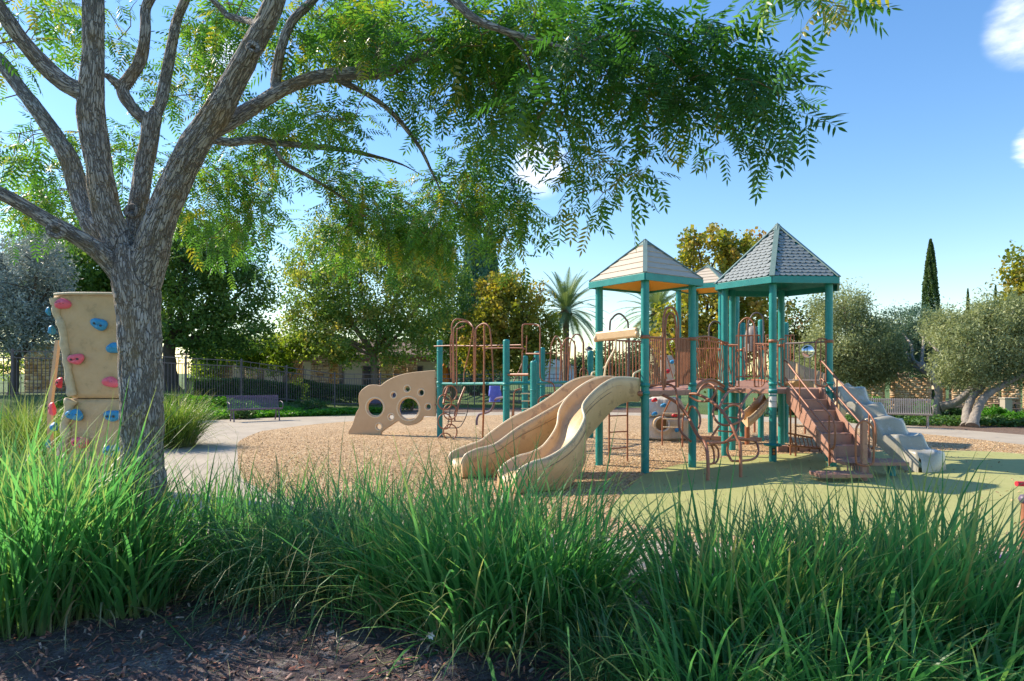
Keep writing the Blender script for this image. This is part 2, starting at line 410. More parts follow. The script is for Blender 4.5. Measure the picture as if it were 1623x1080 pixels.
# ------------------------------------------------ play structure with the roofed towers
PS = thing('play_structure', 'big teal and brown play structure with three roofed towers, tan double slide and stairs', 'playground', (3.8, 13.2, 0))
def post(x, y, top, parent=PS, r=.07, z0=-.05, dome=True, name='post'):
    prof = [(r, z0), (r, top - .05), (r * .95, top - .025), (r * .7, top - .006), (.0001, top)] if dome else [(r, z0), (r, top)]
    mb = MB(); mb.lathe(prof, (x, y, 0), 18)
    for z in (1.33, 2.3):
        if z < top - .2: mb.lathe([(r + .001, z - .02), (r + .004, z - .018), (r + .004, z + .018), (r + .001, z + .02)], (x, y, 0), 18)
    o = mb.build(name, TEAL, parent)
    if top > 2.2:
        for z in ((1.5, 2.32, 1.36) if top > 3 else (1.45,)):
            cl = MB(); cl.lathe([(r + .001, z - .03), (r + .012, z - .028), (r + .012, z + .028), (r + .001, z + .03)], (x, y, 0), 16); cl.cyl((x - .02, y - r - .024, z), (x - .02, y - r + .02, z), .012, 8)
            cl.build('clamp', TEAL if z != 2.32 else BROWN, o)
    return o
DZ = 1.40
def beam_rails(pts, z, parent, name='deck_edge', mat=DECKM, h=.09, w=.05):
    o = MB()
    for a, b in zip(pts, pts[1:] + pts[:1]): o.beam((*a, z - h / 2), (*b, z - h / 2), w, h)
    return o.build(name, mat, parent, bevel=.006)
def deck(poly, z, parent=PS):
    mb = MB(); mb.prism([(x, y, z - .045) for x, y in poly], (0, 0, .04)); d = mb.build('deck', DECKM, parent)
    # rim with ribs
    beam_rails(list(poly), z - .003, d)
    rb = MB(); cx = sum(p[0] for p in poly) / len(poly); cy = sum(p[1] for p in poly) / len(poly)
    rb.box((cx, cy, z - .08), (.06, .9, .06)); rb.box((cx, cy, z - .081), (.9, .06, .06)); rb.build('joist', DECKM, d)
    return d
V2 = lambda x, y: Vector((x, y))
def lerp2(a, b, t): return (a[0] + (b[0] - a[0]) * t, a[1] + (b[1] - a[1]) * t)
BALME = {}
def guard(a, b, z0, z1, n, parent=PS, r=.0135, mat=BROWN, inset=.07, toprail=True, name='guard_panel', slant=0, z1b=None, z0b=None):
    a_, b_ = V2(*a), V2(*b); d = (b_ - a_).normalized(); a_ += d * inset; b_ -= d * inset
    z1b = z1 if z1b is None else z1b; z0b = z0 if z0b is None else z0b
    mb = MB(); A0, B0 = (a_.x, a_.y, z0), (b_.x, b_.y, z0b); A1, B1 = (a_.x, a_.y, z1), (b_.x, b_.y, z1b)
    mb.tube([A0, B0], .014, 8); mb.tube([A1, B1], .017, 8); mb.tube([A0, A1], .014, 8); mb.tube([B0, B1], .014, 8)
    p = mb.build(name, mat, parent)
    for i in range(1, n + 1):
        t = i / (n + 1); t2 = min(1, max(0, t + slant))
        q0 = Vector(A0).lerp(Vector(B0), t); q1 = Vector(A1).lerp(Vector(B1), t2)
        MB().tube([q0, q1], r, 6).build('baluster', mat, p)
    return p
def pipe(pts, r, parent, mat=BROWN, name='rail', n=5, sides=8, closed=False):
    return MB().tube(crom(pts, n, closed), r, sides, closed).build(name, mat, parent)
def P(*t): return [at(*q) for q in t]

# ---- tower A (front left, square, cream board roof)
A_N, A_L, A_R, A_B = (2.27, 11.30), (1.615, 12.27), (3.26, 11.98), (2.605, 12.95)
for p_ in (A_N, A_L, A_R, A_B): post(*p_, 3.36, dome=False)
deck([A_L, A_N, A_R, A_B], DZ)
def square_roof(C, offs, ze, za, over, parent=PS):
    root = MB(); cor = [Vector((C[0] + o[0] * over, C[1] + o[1] * over, 0)) for o in offs]
    th = .12; f = MB()
    for a, b in zip(cor, cor[1:] + cor[:1]):
        f.beam((a.x, a.y, ze + th / 2), (b.x, b.y, ze + th / 2), .035, th)
    roof = f.build('roof', TEAL, parent, bevel=.004)
    ap = Vector((C[0], C[1], za)); cz = ze + th
    for k in range(4):
        a = cor[k].copy(); b = cor[(k + 1) % 4].copy(); a.z = b.z = cz + .004
        # ceiling skin just under the boards
        c = MB(); dn = Vector((0, 0, -.10)); c.add([a + dn, b + dn, ap + dn * 1.3], [(0, 1, 2)]); c.build('ceiling_panel', CEIL, roof)
        nb = 6; nrm = (b - a).cross(ap - a).normalized()
        if nrm.z < 0: nrm = -nrm
        for i in range(nb):
            t0, t1 = i / nb, (i + 1) / nb
            if i == nb - 1: t1 = .985
            p0, p1 = a.lerp(ap, t0), b.lerp(ap, t0); q0, q1 = a.lerp(ap, t1), b.lerp(ap, t1)
            lip = .016; m = MB()
            vs = [p0 + nrm * (lip), p1 + nrm * lip, q1 + nrm * .003, q0 + nrm * .003, p0 - nrm * .012, p1 - nrm * .012, q1 - nrm * .012, q0 - nrm * .012]
            m.add(vs, [(0, 1, 2, 3), (4, 7, 6, 5), (0, 4, 5, 1), (1, 5, 6, 2), (2, 6, 7, 3), (3, 7, 4, 0)])
            m.build('roof_board', ROOFT, roof, recalc=True)
    for k in range(4):
        a = cor[k].copy(); a.z = cz + .012
        m = MB(); m.beam(a, ap + Vector((0, 0, .022)), .075, .022); m.build('hip_cap', CAPM, roof)
    m = MB(); m.add([ap + Vector((0, 0, .05))] + [ap + (cor[k] - ap) * .17 * Vector((1, 1, 0)) + Vector((0, 0, -.17 * (ap.z - cz) + .03)) if False else Vector((ap.x + (cor[k].x - ap.x) * .17, ap.y + (cor[k].y - ap.y) * .17, ap.z - .17 * (ap.z - cz) + .035)) for k in range(4)],
                    [(0, 1, 2), (0, 2, 3), (0, 3, 4), (0, 4, 1)]); m.build('peak_cap', CAPM, roof)
    return roof
cA = (2.437, 12.125)
offA = [(A_N[0] - cA[0], A_N[1] - cA[1]), (A_R[0] - cA[0], A_R[1] - cA[1]), (A_B[0] - cA[0], A_B[1] - cA[1]), (A_L[0] - cA[0], A_L[1] - cA[1])]
square_roof(cA, offA, 3.27, 4.12, 1.22)
# rails of tower A
guard(lerp2(A_N, A_R, .0), lerp2(A_N, A_R, .40), 1.50, 2.32, 6)
guard(lerp2(A_N, A_R, .66), A_R, 1.50, 2.32, 6)
guard(A_L, A_B, 1.50, 2.32, 11)
guard(A_R, A_B, 1.50, 2.32, 2, inset=.05) if False else None
for s_ in (0, .045):
    a = lerp2(A_N, A_R, .37 + s_); b = lerp2(A_N, A_R, .69 - s_)
    zt = 2.86 - s_ * 2.2
    pipe([(*a, 1.45), (*a, 2.2), (*a, zt - .25), (*lerp2(a, b, .18), zt - .05), (*lerp2(a, b, .5), zt), (*lerp2(a, b, .82), zt - .05), (*b, zt - .25), (*b, 2.2), (*b, 1.45)], .019, PS, BROWN, 'entry_arch')
a, b = lerp2(A_L, A_B, .22), lerp2(A_L, A_B, .62)
pipe([(*a, 1.5), (*a, 2.55), (*lerp2(a, b, .15), 2.74), (*lerp2(a, b, .5), 2.83), (*lerp2(a, b, .85), 2.74), (*b, 2.55), (*b, 1.5)], .019, PS, FENCEM, 'entry_arch')
# tan bar over the slides with end knobs, and its stay
mb = MB(); s0 = Vector((*lerp2(A_L, A_N, .05), 2.37)); s1 = Vector((*lerp2(A_L, A_N, .95), 2.40)); s0 += Vector((-.09, -.06, 0)); s1 += Vector((-.09, -.06, 0))
mb.beam(s0, s1, .09, .17); hd = mb.build('slide_hood_bar', TAN, PS, bevel=.03)
mb = MB()
for q in (s0, s1): mb.lathe([(.001, -.06), (.035, -.05), (.045, 0), (.035, .05), (.001, .06)], q + Vector((-.02, -.02, -.04)), 12)
mb.build('end_knob', TAN, hd)
m_ = s0.lerp(s1, .48)
pipe([m_ + Vector((0, 0, -.07)), m_ + Vector((-.02, -.02, -.25)), m_ + Vector((-.17, -.05, -.52)), m_ + Vector((-.22, -.06, -.78))], .017, PS, RIMT, 'hood_stay')

# ---- double slide : rims traced in plan and height, lofted as two solid chutes
BARKS = simple('brown_scuff', (.30, .2, .11), None, 8, .6)
def resample(pts, n):
    P_ = crom(pts, 12); d = [0]
    for a, b in zip(P_, P_[1:]): d.append(d[-1] + (b - a).length)
    out = []; j = 0
    for i in range(n):
        t = d[-1] * i / (n - 1)
        while j < len(d) - 2 and d[j + 1] < t: j += 1
        k = (t - d[j]) / max(1e-9, d[j + 1] - d[j]); out.append(P_[j].lerp(P_[j + 1], k))
    return out
near2 = P((1012, 601, 11.3), (996, 599, 11.15), (973, 600, 10.85), (949, 614, 10.55), (928, 635, 10.3), (923, 648, 10.15), (926, 664, 9.95), (912, 691, 9.75), (891, 712, 9.6), (867, 726, 9.5), (844, 733, 9.4), (823, 745, 9.3), (816, 760, 9.26))
far2 = P((978, 599, 11.9), (965, 597.5, 11.7), (952, 599, 11.5), (928, 608, 11.25), (902, 628, 10.95), (887, 650, 10.7), (882, 677, 10.45), (863, 705, 10.2), (844, 717, 10.05), (820, 724, 9.92), (800, 736, 9.82), (790, 748, 9.76))
near1 = P((975, 599, 11.95), (958, 597.5, 11.8), (940, 601, 11.6), (915, 616, 11.45), (891, 637, 11.35), (856, 658, 11.15), (820, 679, 11.0), (785, 704, 10.85), (757, 712, 10.75), (738, 721, 10.7), (731, 735, 10.67))
far1 = P((950, 600, 12.35), (937, 597, 12.15), (918, 600, 12.0), (898, 609, 11.9), (874, 628, 11.75), (844, 647, 11.6), (811, 663, 11.5), (778, 686, 11.4), (762, 699, 11.3), (735, 709, 11.22), (714, 719, 11.15), (712, 731, 11.1))
def chute(fr, nr, parent=PS, n=46, depth=.24, wall=.26, skirt=.60):
    fr, nr = resample(fr, n), resample(nr, n); rows = []
    for i in range(n):
        a, b = fr[i], nr[i]; w = b - a; wn_ = Vector((w.x, w.y, 0)).normalized(); t = i / (n - 1)
        dp = depth * (.75 + .35 * math.sin(math.pi * min(1, t * 1.1))) * (1 - .35 * sst((t - .85) / .15))
        sk = skirt * (.62 + .38 * sst(t / .4))
        za, zb = a.z, b.z
        za2, zb2 = max(za - sk, .03), max(zb - sk, .03)
        dpa = min(dp, (za + zb) / 2 - .07)
        m = (a + b) / 2; fz = m.z - dpa
        def q(base, off, z): return Vector((base.x + wn_.x * off, base.y + wn_.y * off, z))
        row = [q(a, -.055, za2), q(a, -.045, za - .06), q(a, -.035, za - .012), q(a, -.018, za), q(a, .014, za), q(a, .028, za - .015), q(a, .045, za - dpa * .55),
               q(a, .095, fz + .022), q(a, w.length * .33, fz), q(b, -w.length * .33, fz), q(b, -.095, fz + .022), q(b, -.045, zb - dpa * .55), q(b, -.028, zb - .015), q(b, -.014, zb), q(b, .018, zb),
               q(b, .035, zb - .012), q(b, .045, zb - .06), q(b, .055, zb2), q(b, -.02, zb2 - .02 if zb2 > .06 else zb2), q(a, .02, za2 - .02 if za2 > .06 else za2)]
        rows.append(row)
    mb = MB(); mb.grid(rows, True); k = len(rows[0])
    for rr in (rows[0], rows[-1]): mb.add(rr, [tuple(range(k))])
    s = mb.build('slide', TAN, parent, recalc=True)
    for pts, in ((fr,), (nr,)):
        rim = MB(); rim.tube([p + Vector((0, 0, .001)) for p in pts], .019, 8); rim.build('slide_rim', RIMT, s)
    for off, k0, k1 in ((.056, 6, n - 3), (.0575, 10, n - 8)):
        ln = []
        for i in range(k0, k1):
            a, b = fr[i], nr[i]; w = Vector((b.x - a.x, b.y - a.y, 0)).normalized(); ln.append(b + w * (off - .004) + Vector((0, 0, -.13 if off < .057 else -.155 - .04 * math.sin(i * .12))))
        MB().tube(ln, .0045, 5).build('slide_seam', BUBT if off < .057 else BARKS, s)
    mb = MB(); e = (fr[-3] + nr[-3]) / 2; mb.cyl((e.x, e.y, -.02), (e.x, e.y, e.z - .3 if e.z > .4 else .12), .06); mb.build('slide_foot', RUST, s)
    return s
chute(far1, near1); chute(far2, near2)
for q in ((at(937, 598, 12.3), at(958, 588, 12.4)), (at(1003, 600, 11.25), at(1020, 588, 11.45))):
    a, b = q; pipe([a, a + Vector((.02, .0, .08)), a.lerp(b, .4) + Vector((0, 0, .06)), a.lerp(b, .8) + Vector((0, 0, .05)), b + Vector((.05, 0, .12))], .015, PS, RIMT, 'grab_rail')
# coloured disc under the slide top
mb = MB(); q = at(1013, 624, 11.25); mb.tube([q + Vector((-.03, .0, 0)), q + Vector((.05, .0, 0))], .045, 14); mb.build('end_collar', BROWN, PS)
# vertical ladder under the deck (back edge)
la, lb = gr(965.5, 734), gr(994.5, 731.5)
ld = MB(); ld.tube([la, (la.x, la.y, 1.3)], .018, 8); ld.tube([lb, (lb.x, lb.y, 1.3)], .018, 8); lad = ld.build('ladder', BROWN, PS)
for z in (.27, .58, .89, 1.18): MB().tube([(la.x, la.y, z), (lb.x, lb.y, z)], .013, 8).build('rung', BROWN, lad)

# ---- tower B (hexagonal, shingled)
B_N = (5.02, 12.75); cosd = lambda a: math.cos(R(a)); sind = lambda a: math.sin(R(a))
hx = [B_N]
for a in (4, 64, 124, 184, 244): hx.append((hx[-1][0] + 1.12 * cosd(a), hx[-1][1] + 1.12 * sind(a)))
B_R, B_BR, B_BK, B_BL, B_L = hx[1:]
CB = ((hx[0][0] + hx[3][0]) / 2, (hx[0][1] + hx[3][1]) / 2)
for p_ in hx: post(*p_, 3.55, dome=False)
deck(hx, DZ)
def hex_roof(C, hx, ze, za, over):
    cor = [Vector((C[0] + (p[0] - C[0]) * over, C[1] + (p[1] - C[1]) * over, 0)) for p in hx]; th = .13
    f = MB()
    for a, b in zip(cor, cor[1:] + cor[:1]): f.beam((a.x, a.y, ze + th / 2), (b.x, b.y, ze + th / 2), .04, th)
    roof = f.build('roof', TEAL, PS, bevel=.004)
    ap = Vector((C[0], C[1], za)); cz = ze + th
    # one fish-scale shingle, shared
    sm = MB(); w, h, t = .118, .150, .020; n = 6
    prof = [(-w / 2, h), (-w / 2, .052)] + [(-w / 2 * math.cos(math.pi * i / n), .052 - .052 * math.sin(math.pi * i / n)) for i in range(1, n)] + [(w / 2, .052), (w / 2, h)]
    sm.prism([(x, y, t * .25 if y > .1 else t) for x, y in prof], (0, 0, -.008))
    sme = sm.mesh('shingle', SHING, None); count = 0
    for k in range(6):
        a = cor[k].copy(); b = cor[(k + 1) % 6].copy(); a.z = b.z = cz
        u = (b - a).normalized(); mid = (a + b) / 2; v = (ap - mid); Lv = v.length; v.normalize(); nrm = u.cross(v)
        W = (b - a).length; step = .098; rows_ = int(Lv / step); stuff = MB()
        base = MB(); base.add([a + nrm * -.004, b + nrm * -.004, ap + nrm * -.004, a - nrm * .02, b - nrm * .02, ap - nrm * .02], [(0, 1, 2), (3, 5, 4)]); base.build('roof_deck', TEAL, roof)
        sc2 = MB()
        for r in range(rows_):
            half = W / 2 * (1 - (r * step + .03) / Lv) - .045
            if half < .03: continue
            m = max(1, int(2 * half / w + .35)); off = (w / 2 if r % 2 else 0)
            x0 = -w * (m - 1) / 2 + (off - w / 4)
            for i in range(m + 1):
                x = x0 + i * w
                if abs(x) > half - .01: continue
                M_ = Matrix((u, v, nrm)).transposed().to_4x4()
                tilt = Matrix.Rotation(R(-3.5 + random.uniform(-1, 1)), 4, 'X'); rz = Matrix.Rotation(R(random.uniform(-1.6, 1.6)), 4, 'Z')
                pos = mid + u * (x + random.uniform(-.002, .002)) + v * (r * step - .01) + nrm * (.007 + random.uniform(0, .002))
                T = Matrix.Translation(pos) @ M_ @ rz @ tilt
                if k in (0, 5):
                    o = bpy.data.objects.new('shingle', sme); COL.objects.link(o); o.parent = roof
                    o.matrix_local = ORIG['play_structure'] @ T; count += 1
                else:
                    vv = [T @ Vector(q.co) for q in sme.vertices]; sc2.add(vv, [tuple(p.vertices) for p in sme.polygons])
        if k not in (0, 5): sc2.build('shingle_field', SHING, roof, kind='stuff')
        # scalloped underside seen from below
        us = MB()
        for r in range(rows_):
            half = W / 2 * (1 - (r * step + .05) / Lv)
            m = int(2 * half / .125)
            for i in range(m):
                x = (i - (m - 1) / 2) * .125; c = mid + u * x + v * (r * step + .05) - nrm * .022
                us.add([c - u * .055 + v * .05, c - u * .05 - v * .02, c - v * .045 - nrm * .012, c + u * .05 - v * .02, c + u * .055 + v * .05], [(0, 1, 2, 3, 4)])
        us.build('underside_scales', TEAL, roof, kind='stuff')
    for k in range(6):
        a = cor[k].copy(); a.z = cz + .02; d = (ap - a).normalized()
        m = MB(); m.beam(a - d * .03, ap + Vector((0, 0, .03)), .10, .022); m.build('hip_cap', CAPM, roof, bevel=.004)
    ring = [Vector((ap.x + (c.x - ap.x) * .13, ap.y + (c.y - ap.y) * .13, ap.z - .13 * (ap.z - cz) + .05)) for c in cor]
    m = MB(); m.add([ap + Vector((0, 0, .075))] + ring, [(0, i + 1, (i + 1) % 6 + 1) for i in range(6)]); m.build('peak_cap', CAPM, roof)
    return roof
hex_roof(CB, hx, 3.42, 4.76, 1.17)
# front-left rail of tower B : arched pipe barrier
def loop(pts, r=.016, parent=PS, name='barrier_pipe', n=4): return pipe(pts, r, parent, BROWN, name, n)
D1, D2 = 13.45, 13.0
bar = pipe([at(1171, 613, 13.3), at(1171, 580, 13.3), at(1171, 522, 13.3), at(1175, 510, 13.27), at(1184, 504, 13.2), at(1193, 510, 13.13), at(1196, 522, 13.1), at(1196, 580, 13.1), at(1196, 613, 13.1)], .017, PS, BROWN, 'barrier')
def sub(pts, r=.012, par=bar, n=1, name='barrier_bar', mat=BROWN): return MB().tube(crom(pts, n) if n > 1 else [Vector(p) for p in pts], r, 8).build(name, mat, par)
sub([at(1149, 547, 13.55), at(1171, 547, 13.3)]); sub([at(1196, 545, 13.1), at(1219, 545, 12.85)])
sub([at(1184, 504, 13.2), at(1184, 594, 13.2)]);
sub([at(1155, 547, 13.5), at(1155, 600, 13.5), at(1158, 611, 13.45), at(1165, 613, 13.4), at(1171, 613, 13.3)], n=4)
for x, D in ((1161, 13.42), (1166, 13.36)): sub([at(x, 547, D), at(x, 612, D)], .009)
sub([at(1212, 545, 12.95), at(1212, 600, 12.95), at(1209, 611, 12.98), at(1203, 613, 13.05), at(1196, 613, 13.1)], n=4)
for x, D in ((1202, 13.05), (1207, 13.0)): sub([at(x, 545, D), at(x, 612, D)], .009)
# back right rail with steering wheel
gp = guard(B_BR, B_BK, 1.55, 2.36, 7, mat=FENCEM, r=.010)
q = at(1281, 557, 13.7)
wh = MB(); wh.tube([q + Vector((math.cos(a) * .125, .02, math.sin(a) * .125)) for a in np.linspace(0, 2 * math.pi, 24, endpoint=False)], .012, 8, closed=True); wh = wh.build('bubble_window', CHROME, PS)
mb = MB(); rows = []
for i in range(6):
    r_ = .12 * math.cos(i / 5 * math.pi / 2) + .0005; z_ = .06 * math.sin(i / 5 * math.pi / 2)
    rows.append([q + Vector((math.cos(a) * r_, .01 - z_, math.sin(a) * r_)) for a in np.linspace(0, 2 * math.pi, 20, endpoint=False)])
mb.grid(rows, True); mb.build('dome', CHROME, wh)
for (x0, x1, D) in ((1233, 1243, 12.95), (1293, 1309, 12.8)):
    a, b = at(x0, 600, D), at(x1, 600, D)
    lp = pipe([(b.x, b.y, 2.36), ((a.x + b.x) / 2, a.y, 2.37), (a.x + .02, a.y, 2.33), (a.x, a.y, 2.2), (a.x, a.y, 1.6), (a.x + .02, a.y, 1.48), (b.x, b.y, 1.45), (b.x, b.y, 1.6), (b.x, b.y, 2.3)], .014, PS, BROWN, 'stair_gate')
    MB().tube([((a.x + b.x) / 2, a.y, 1.46), ((a.x + b.x) / 2, a.y, 2.36)], .009, 6).build('gate_bar', BROWN, lp)
# teal seat disk, sticker sleeve on the near post
mb = MB(); mb.lathe([(.072, .30), (.155, .305), (.17, .325), (.17, .335), (.155, .345), (.072, .35)], (*B_N, 0), 24); mb.build('disc_seat', TEAL, PS)
mb = MB(); mb.lathe([(.0735, 1.16), (.0735, 1.26)], (*B_N, 0), 18); mb.lathe([(.0735, 1.29), (.0735, 1.40)], (*B_N, 0), 18); mb.lathe([(.0735, 1.05), (.0735, 1.15)], (*B_N, 0), 18); mb.build('sticker_sleeve', WHITE, PS)
mb = MB(); mb.box((B_N[0] - .01, B_N[1] - .072, .2), (.07, .006, .14)); st_ = mb.build('warning_sticker', BLACK, PS)
mb = MB(); mb.tube([(B_N[0] - .01, B_N[1] - .079, .23), (B_N[0] - .01, B_N[1] - .076, .23)], .022, 12); mb.tube([(B_N[0] - .01, B_N[1] - .079, .17), (B_N[0] - .01, B_N[1] - .076, .17)], .022, 12); mb.build('sticker_mark', ORANGEC, st_)

# ---- staircase
S0 = Vector((5.60, 12.72, DZ)); sdv = Vector((.115, -.993, 0)).normalized(); swd = Vector((sdv.y * -1, sdv.x, 0)); swd = Vector((.993, .115, 0)); SW = .63; NS = 6; RS = .19; TR = .25
def sp(run, side, z): return S0 + sdv * run + swd * side + Vector((0, 0, z - DZ))
mb = MB()
for s_ in (-1, 1):
    x = s_ * (SW / 2 + .012)
    prof = [(-.02, DZ - .02), (.02, DZ + .03)] + []
    top = [(0, DZ + .035)]; 
    poly = [(-.03, DZ + .03), (.06, DZ + .03), (NS * TR + .02, DZ - NS * RS + .10), (NS * TR + .02, DZ - NS * RS - .02), (NS * TR - .16, DZ - NS * RS - .02), (-.03, DZ - .26)]
    P3 = [sp(r_, x - .012, z) for r_, z in poly]; mb.prism(P3, swd * .024)
st = mb.build('staircase', DECKM, PS, bevel=.006, recalc=True)
for k in range(1, NS + 1):
    r0 = (k - 1) * TR; z1 = DZ - (k - 1) * RS - .002; z0 = z1 - RS
    m = MB()
    c0 = sp(r0 + .02, 0, (z0 + z1) / 2); m.box(c0, (SW - .03, .018, RS - .004), Matrix((swd, sdv, (0, 0, 1))).transposed())
    m.build('riser', DECKM, st)
    m = MB(); c1 = sp(r0 + .02 + TR / 2, 0, z0 - .009); m.box(c1, (SW - .034, TR + .03, .022), Matrix((swd, sdv, (0, 0, 1))).transposed()); m.build('step', DECKM, st, bevel=.006)
# ribs on the lower stringer and the ribbed riser below it
pl = at(1322, 733, 11.1)
def slat_platform(x0, x1, y0, y1, z, n, name):
    mb = MB(); t_ = .055
    for a, b in (((x0, y0), (x1, y0)), ((x1, y0), (x1, y1)), ((x1, y1), (x0, y1)), ((x0, y1), (x0, y0))): mb.beam((*a, z - t_ / 2), (*b, z - t_ / 2), .03, t_)
    p = mb.build(name, DECKM, PS, bevel=.005)
    for i in range(n):
        x = x0 + (x1 - x0) * (i + .5) / n; MB().box((x, (y0 + y1) / 2, z - .008), ((x1 - x0) / n * .62, (y1 - y0) - .035, .022)).build('deck_slat', DECKM, p)
    return p
slat_platform(5.42, 6.42, 10.72, 11.22, .26, 20, 'transfer_platform')
slat_platform(4.80, 5.60, 10.30, 10.68, .13, 14, 'lower_transfer_step')
mb = MB()
for i in range(9): mb.box((5.43 + i * .042, 10.715, .165), (.02, .02, .17))
mb.build('ribbed_riser', DECKM, PS)
mb = MB()
for i in range(5): a = sp(NS * TR - .13 + i * .035, -SW / 2 - .03, .32); mb.box((a.x, a.y, .24 - i * .0 + .1), (.012, .016, .38 - i * .03))
mb.build('stringer_ribs', DECKM, PS)
for x, y in ((5.70, 10.95), (6.3, 11.0)): post(x, y, .22, r=.065, dome=False, name='platform_post')
post(at(1319, 740, 12.1).x, 12.1, .55, r=.075, dome=False, name='platform_post')
# brown post with grab loop
gpx = gr(1369, 762); mb = MB(); mb.box((gpx.x, gpx.y, .47), (.085, .085, .98)); gpo = mb.build('grab_post', DECKM, PS, bevel=.01)
a = gpx; lx = .14
pipe([(a.x - lx, a.y - .03, .36), (a.x - lx, a.y - .03, .75), (a.x - lx * .8, a.y - .03, .88), (a.x - .02, a.y - .03, .95), (a.x + lx * .75, a.y - .03, .88), (a.x + lx, a.y - .03, .75), (a.x + lx, a.y - .03, .36), (a.x + lx * .8, a.y - .03, .27), (a.x, a.y - .05, .245), (a.x - lx * .8, a.y - .03, .27)], .017, gpo, BROWN, 'grab_loop', closed=True)
# stair rails, both sides
def srail(side, name='handrail'):
    x = side * (SW / 2 + .05); L = NS * TR
    up = [sp(-.06, x, 1.93), sp(.05, x, 1.91), sp(L * .5, x, 1.42), sp(L - .12, x, 1.03), sp(L + .0, x, .93), sp(L + .07, x, .83), sp(L + .08, x, .6), sp(L + .05, x, .47), sp(L - .03, x, .42)]
    o = MB().tube(crom(up, 5), .018, 8).build(name, BROWN, PS)
    MB().tube([sp(-.02, x, 1.62), sp(L - .09, x, .68)], .016, 8).build('mid_rail', BROWN, o)
    for t, z0, z1 in ((L * .33, 1.0, 1.58), (L - .09, .12, 1.02)): MB().tube([sp(t, x, z0), sp(t, x, z1)], .015, 8).build('rail_upright', BROWN, o)
srail(-1); srail(1)
# grey wave climber / slide at the right
cN0 = Vector((6.22, 12.88, 0)); rv = Vector((.45, -.893, 0)); wv = Vector((.893, .45, 0)); LW, WW = 1.72, .62
def wz(t, s):
    """top surface: lobed steps"""
    base = DZ + .02 - (DZ - .16) * t; k = 4.6; ph = t * k + .18 * math.sin(s * 5.2 + 1) ; fr_ = ph - math.floor(ph)
    stp = (math.floor(ph) + sst((fr_ - .60) / .40)) / k
    z = DZ + .02 - (DZ - .16) * stp
    return .97 * z + .03 * base + .018 * math.sin(7 * s + 9 * t) + .035 * math.cos((s - .5) * math.pi) * math.sin(t * 16)
rows = []; nt_, ns_ = 70, 16
for i in range(nt_ + 1):
    t = i / nt_; row = []
    for j in range(ns_ + 1):
        s_ = j / ns_; wob = .05 * math.sin(t * 14) * (s_ - .5) * 2
        p = cN0 + rv * (LW * t + .05 * math.sin(s_ * math.pi) * sst(t * 2)) + wv * (WW * s_ + wob * .6); row.append(Vector((p.x, p.y, wz(t, s_))))
    rows.append(row)
mb = MB(); mb.grid(rows, flip=False)
def side_rows(j, out):
    rr = []
    for i in range(nt_ + 1):
        p = rows[i][j]; t = i / nt_; low = max(.0, DZ - .12 - (DZ + .1) * t * 1.02); low = min(low, p.z - .1); low = max(low, 0)
        rr.append([p, p + wv * out * .02 + Vector((0, 0, -.03)), Vector((p.x + wv.x * out * .03, p.y + wv.y * out * .03, low))])
    return rr
mb.grid(side_rows(0, -1)); mb.grid(side_rows(ns_, 1)); e = rows[-1]
mb.grid([[p for p in e], [Vector((p.x + rv.x * .03, p.y + rv.y * .03, p.z - .04)) for p in e], [Vector((p.x + rv.x * .05, p.y + rv.y * .05, 0)) for p in e]])
wc = mb.build('wave_climber', GREYP, PS, recalc=True)

# ---- tower C (behind, square)
cC = (5.32, 18.0); offC = [(.1, -.82), (.82, .1), (-.1, .82), (-.82, -.1)]
cpts = [(cC[0] + a, cC[1] + b) for a, b in offC]
for p_ in cpts: post(*p_, 4.0, dome=False)
deck(cpts, DZ); square_roof(cC, offC, 3.93, 4.62, 1.2)
guard(cpts[3], cpts[0], 1.5, 2.35, 9); guard(cpts[0], cpts[1], 1.5, 2.35, 9)
# ---- arch bridge A -> B and B -> C with slanted barriers
def bridge(a0, a1, b0, b1, rise, nsl=22, parent=PS, slant=.12):
    n = 10; mb = MB()
    for i in range(n):
        t0, t1 = i / n, (i + 1) / n; z0 = DZ + rise * math.sin(math.pi * t0); z1 = DZ + rise * math.sin(math.pi * t1)
        L0, L1, R0, R1 = lerp2(a0, b0, t0), lerp2(a0, b0, t1), lerp2(a1, b1, t0), lerp2(a1, b1, t1)
        mb.add([(*L0, z0), (*R0, z0), (*R1, z1), (*L1, z1), (*L0, z0 - .05), (*R0, z0 - .05), (*R1, z1 - .05), (*L1, z1 - .05)], [(0, 1, 2, 3), (4, 7, 6, 5), (0, 4, 5, 1), (1, 5, 6, 2), (2, 6, 7, 3), (3, 7, 4, 0)])
    br = mb.build('bridge', DECKM, parent, recalc=True)
    for (s0, s1) in ((a0, b0), (a1, b1)):
        mb = MB()
        for zz in (.02, -.10): mb.tube([(*lerp2(s0, s1, i / 10), DZ + zz + rise * math.sin(math.pi * i / 10)) for i in range(11)], .028, 8)
        mb.tube([(*lerp2(s0, s1, i / 10), DZ + .93 + rise * .5 * math.sin(math.pi * i / 10)) for i in range(11)], .017, 8); mb.build('bridge_rail', BROWN, br)
        for i in range(nsl):
            t = (i + .5) / nsl; t2 = min(1, max(0, t - slant * .5)); t1 = min(1, max(0, t + slant * .5))
            MB().tube([(*lerp2(s0, s1, t1), DZ + .08 + rise * math.sin(math.pi * t1)), (*lerp2(s0, s1, t2), DZ + .92 + rise * .5 * math.sin(math.pi * t2))], .010, 6).build('baluster', BROWN, br)
    return br
bridge(A_R, A_B, B_L, B_BL, .16, 15)
bridge(B_BL, B_BK, cpts[0], cpts[1], .12, 15, slant=-.1)
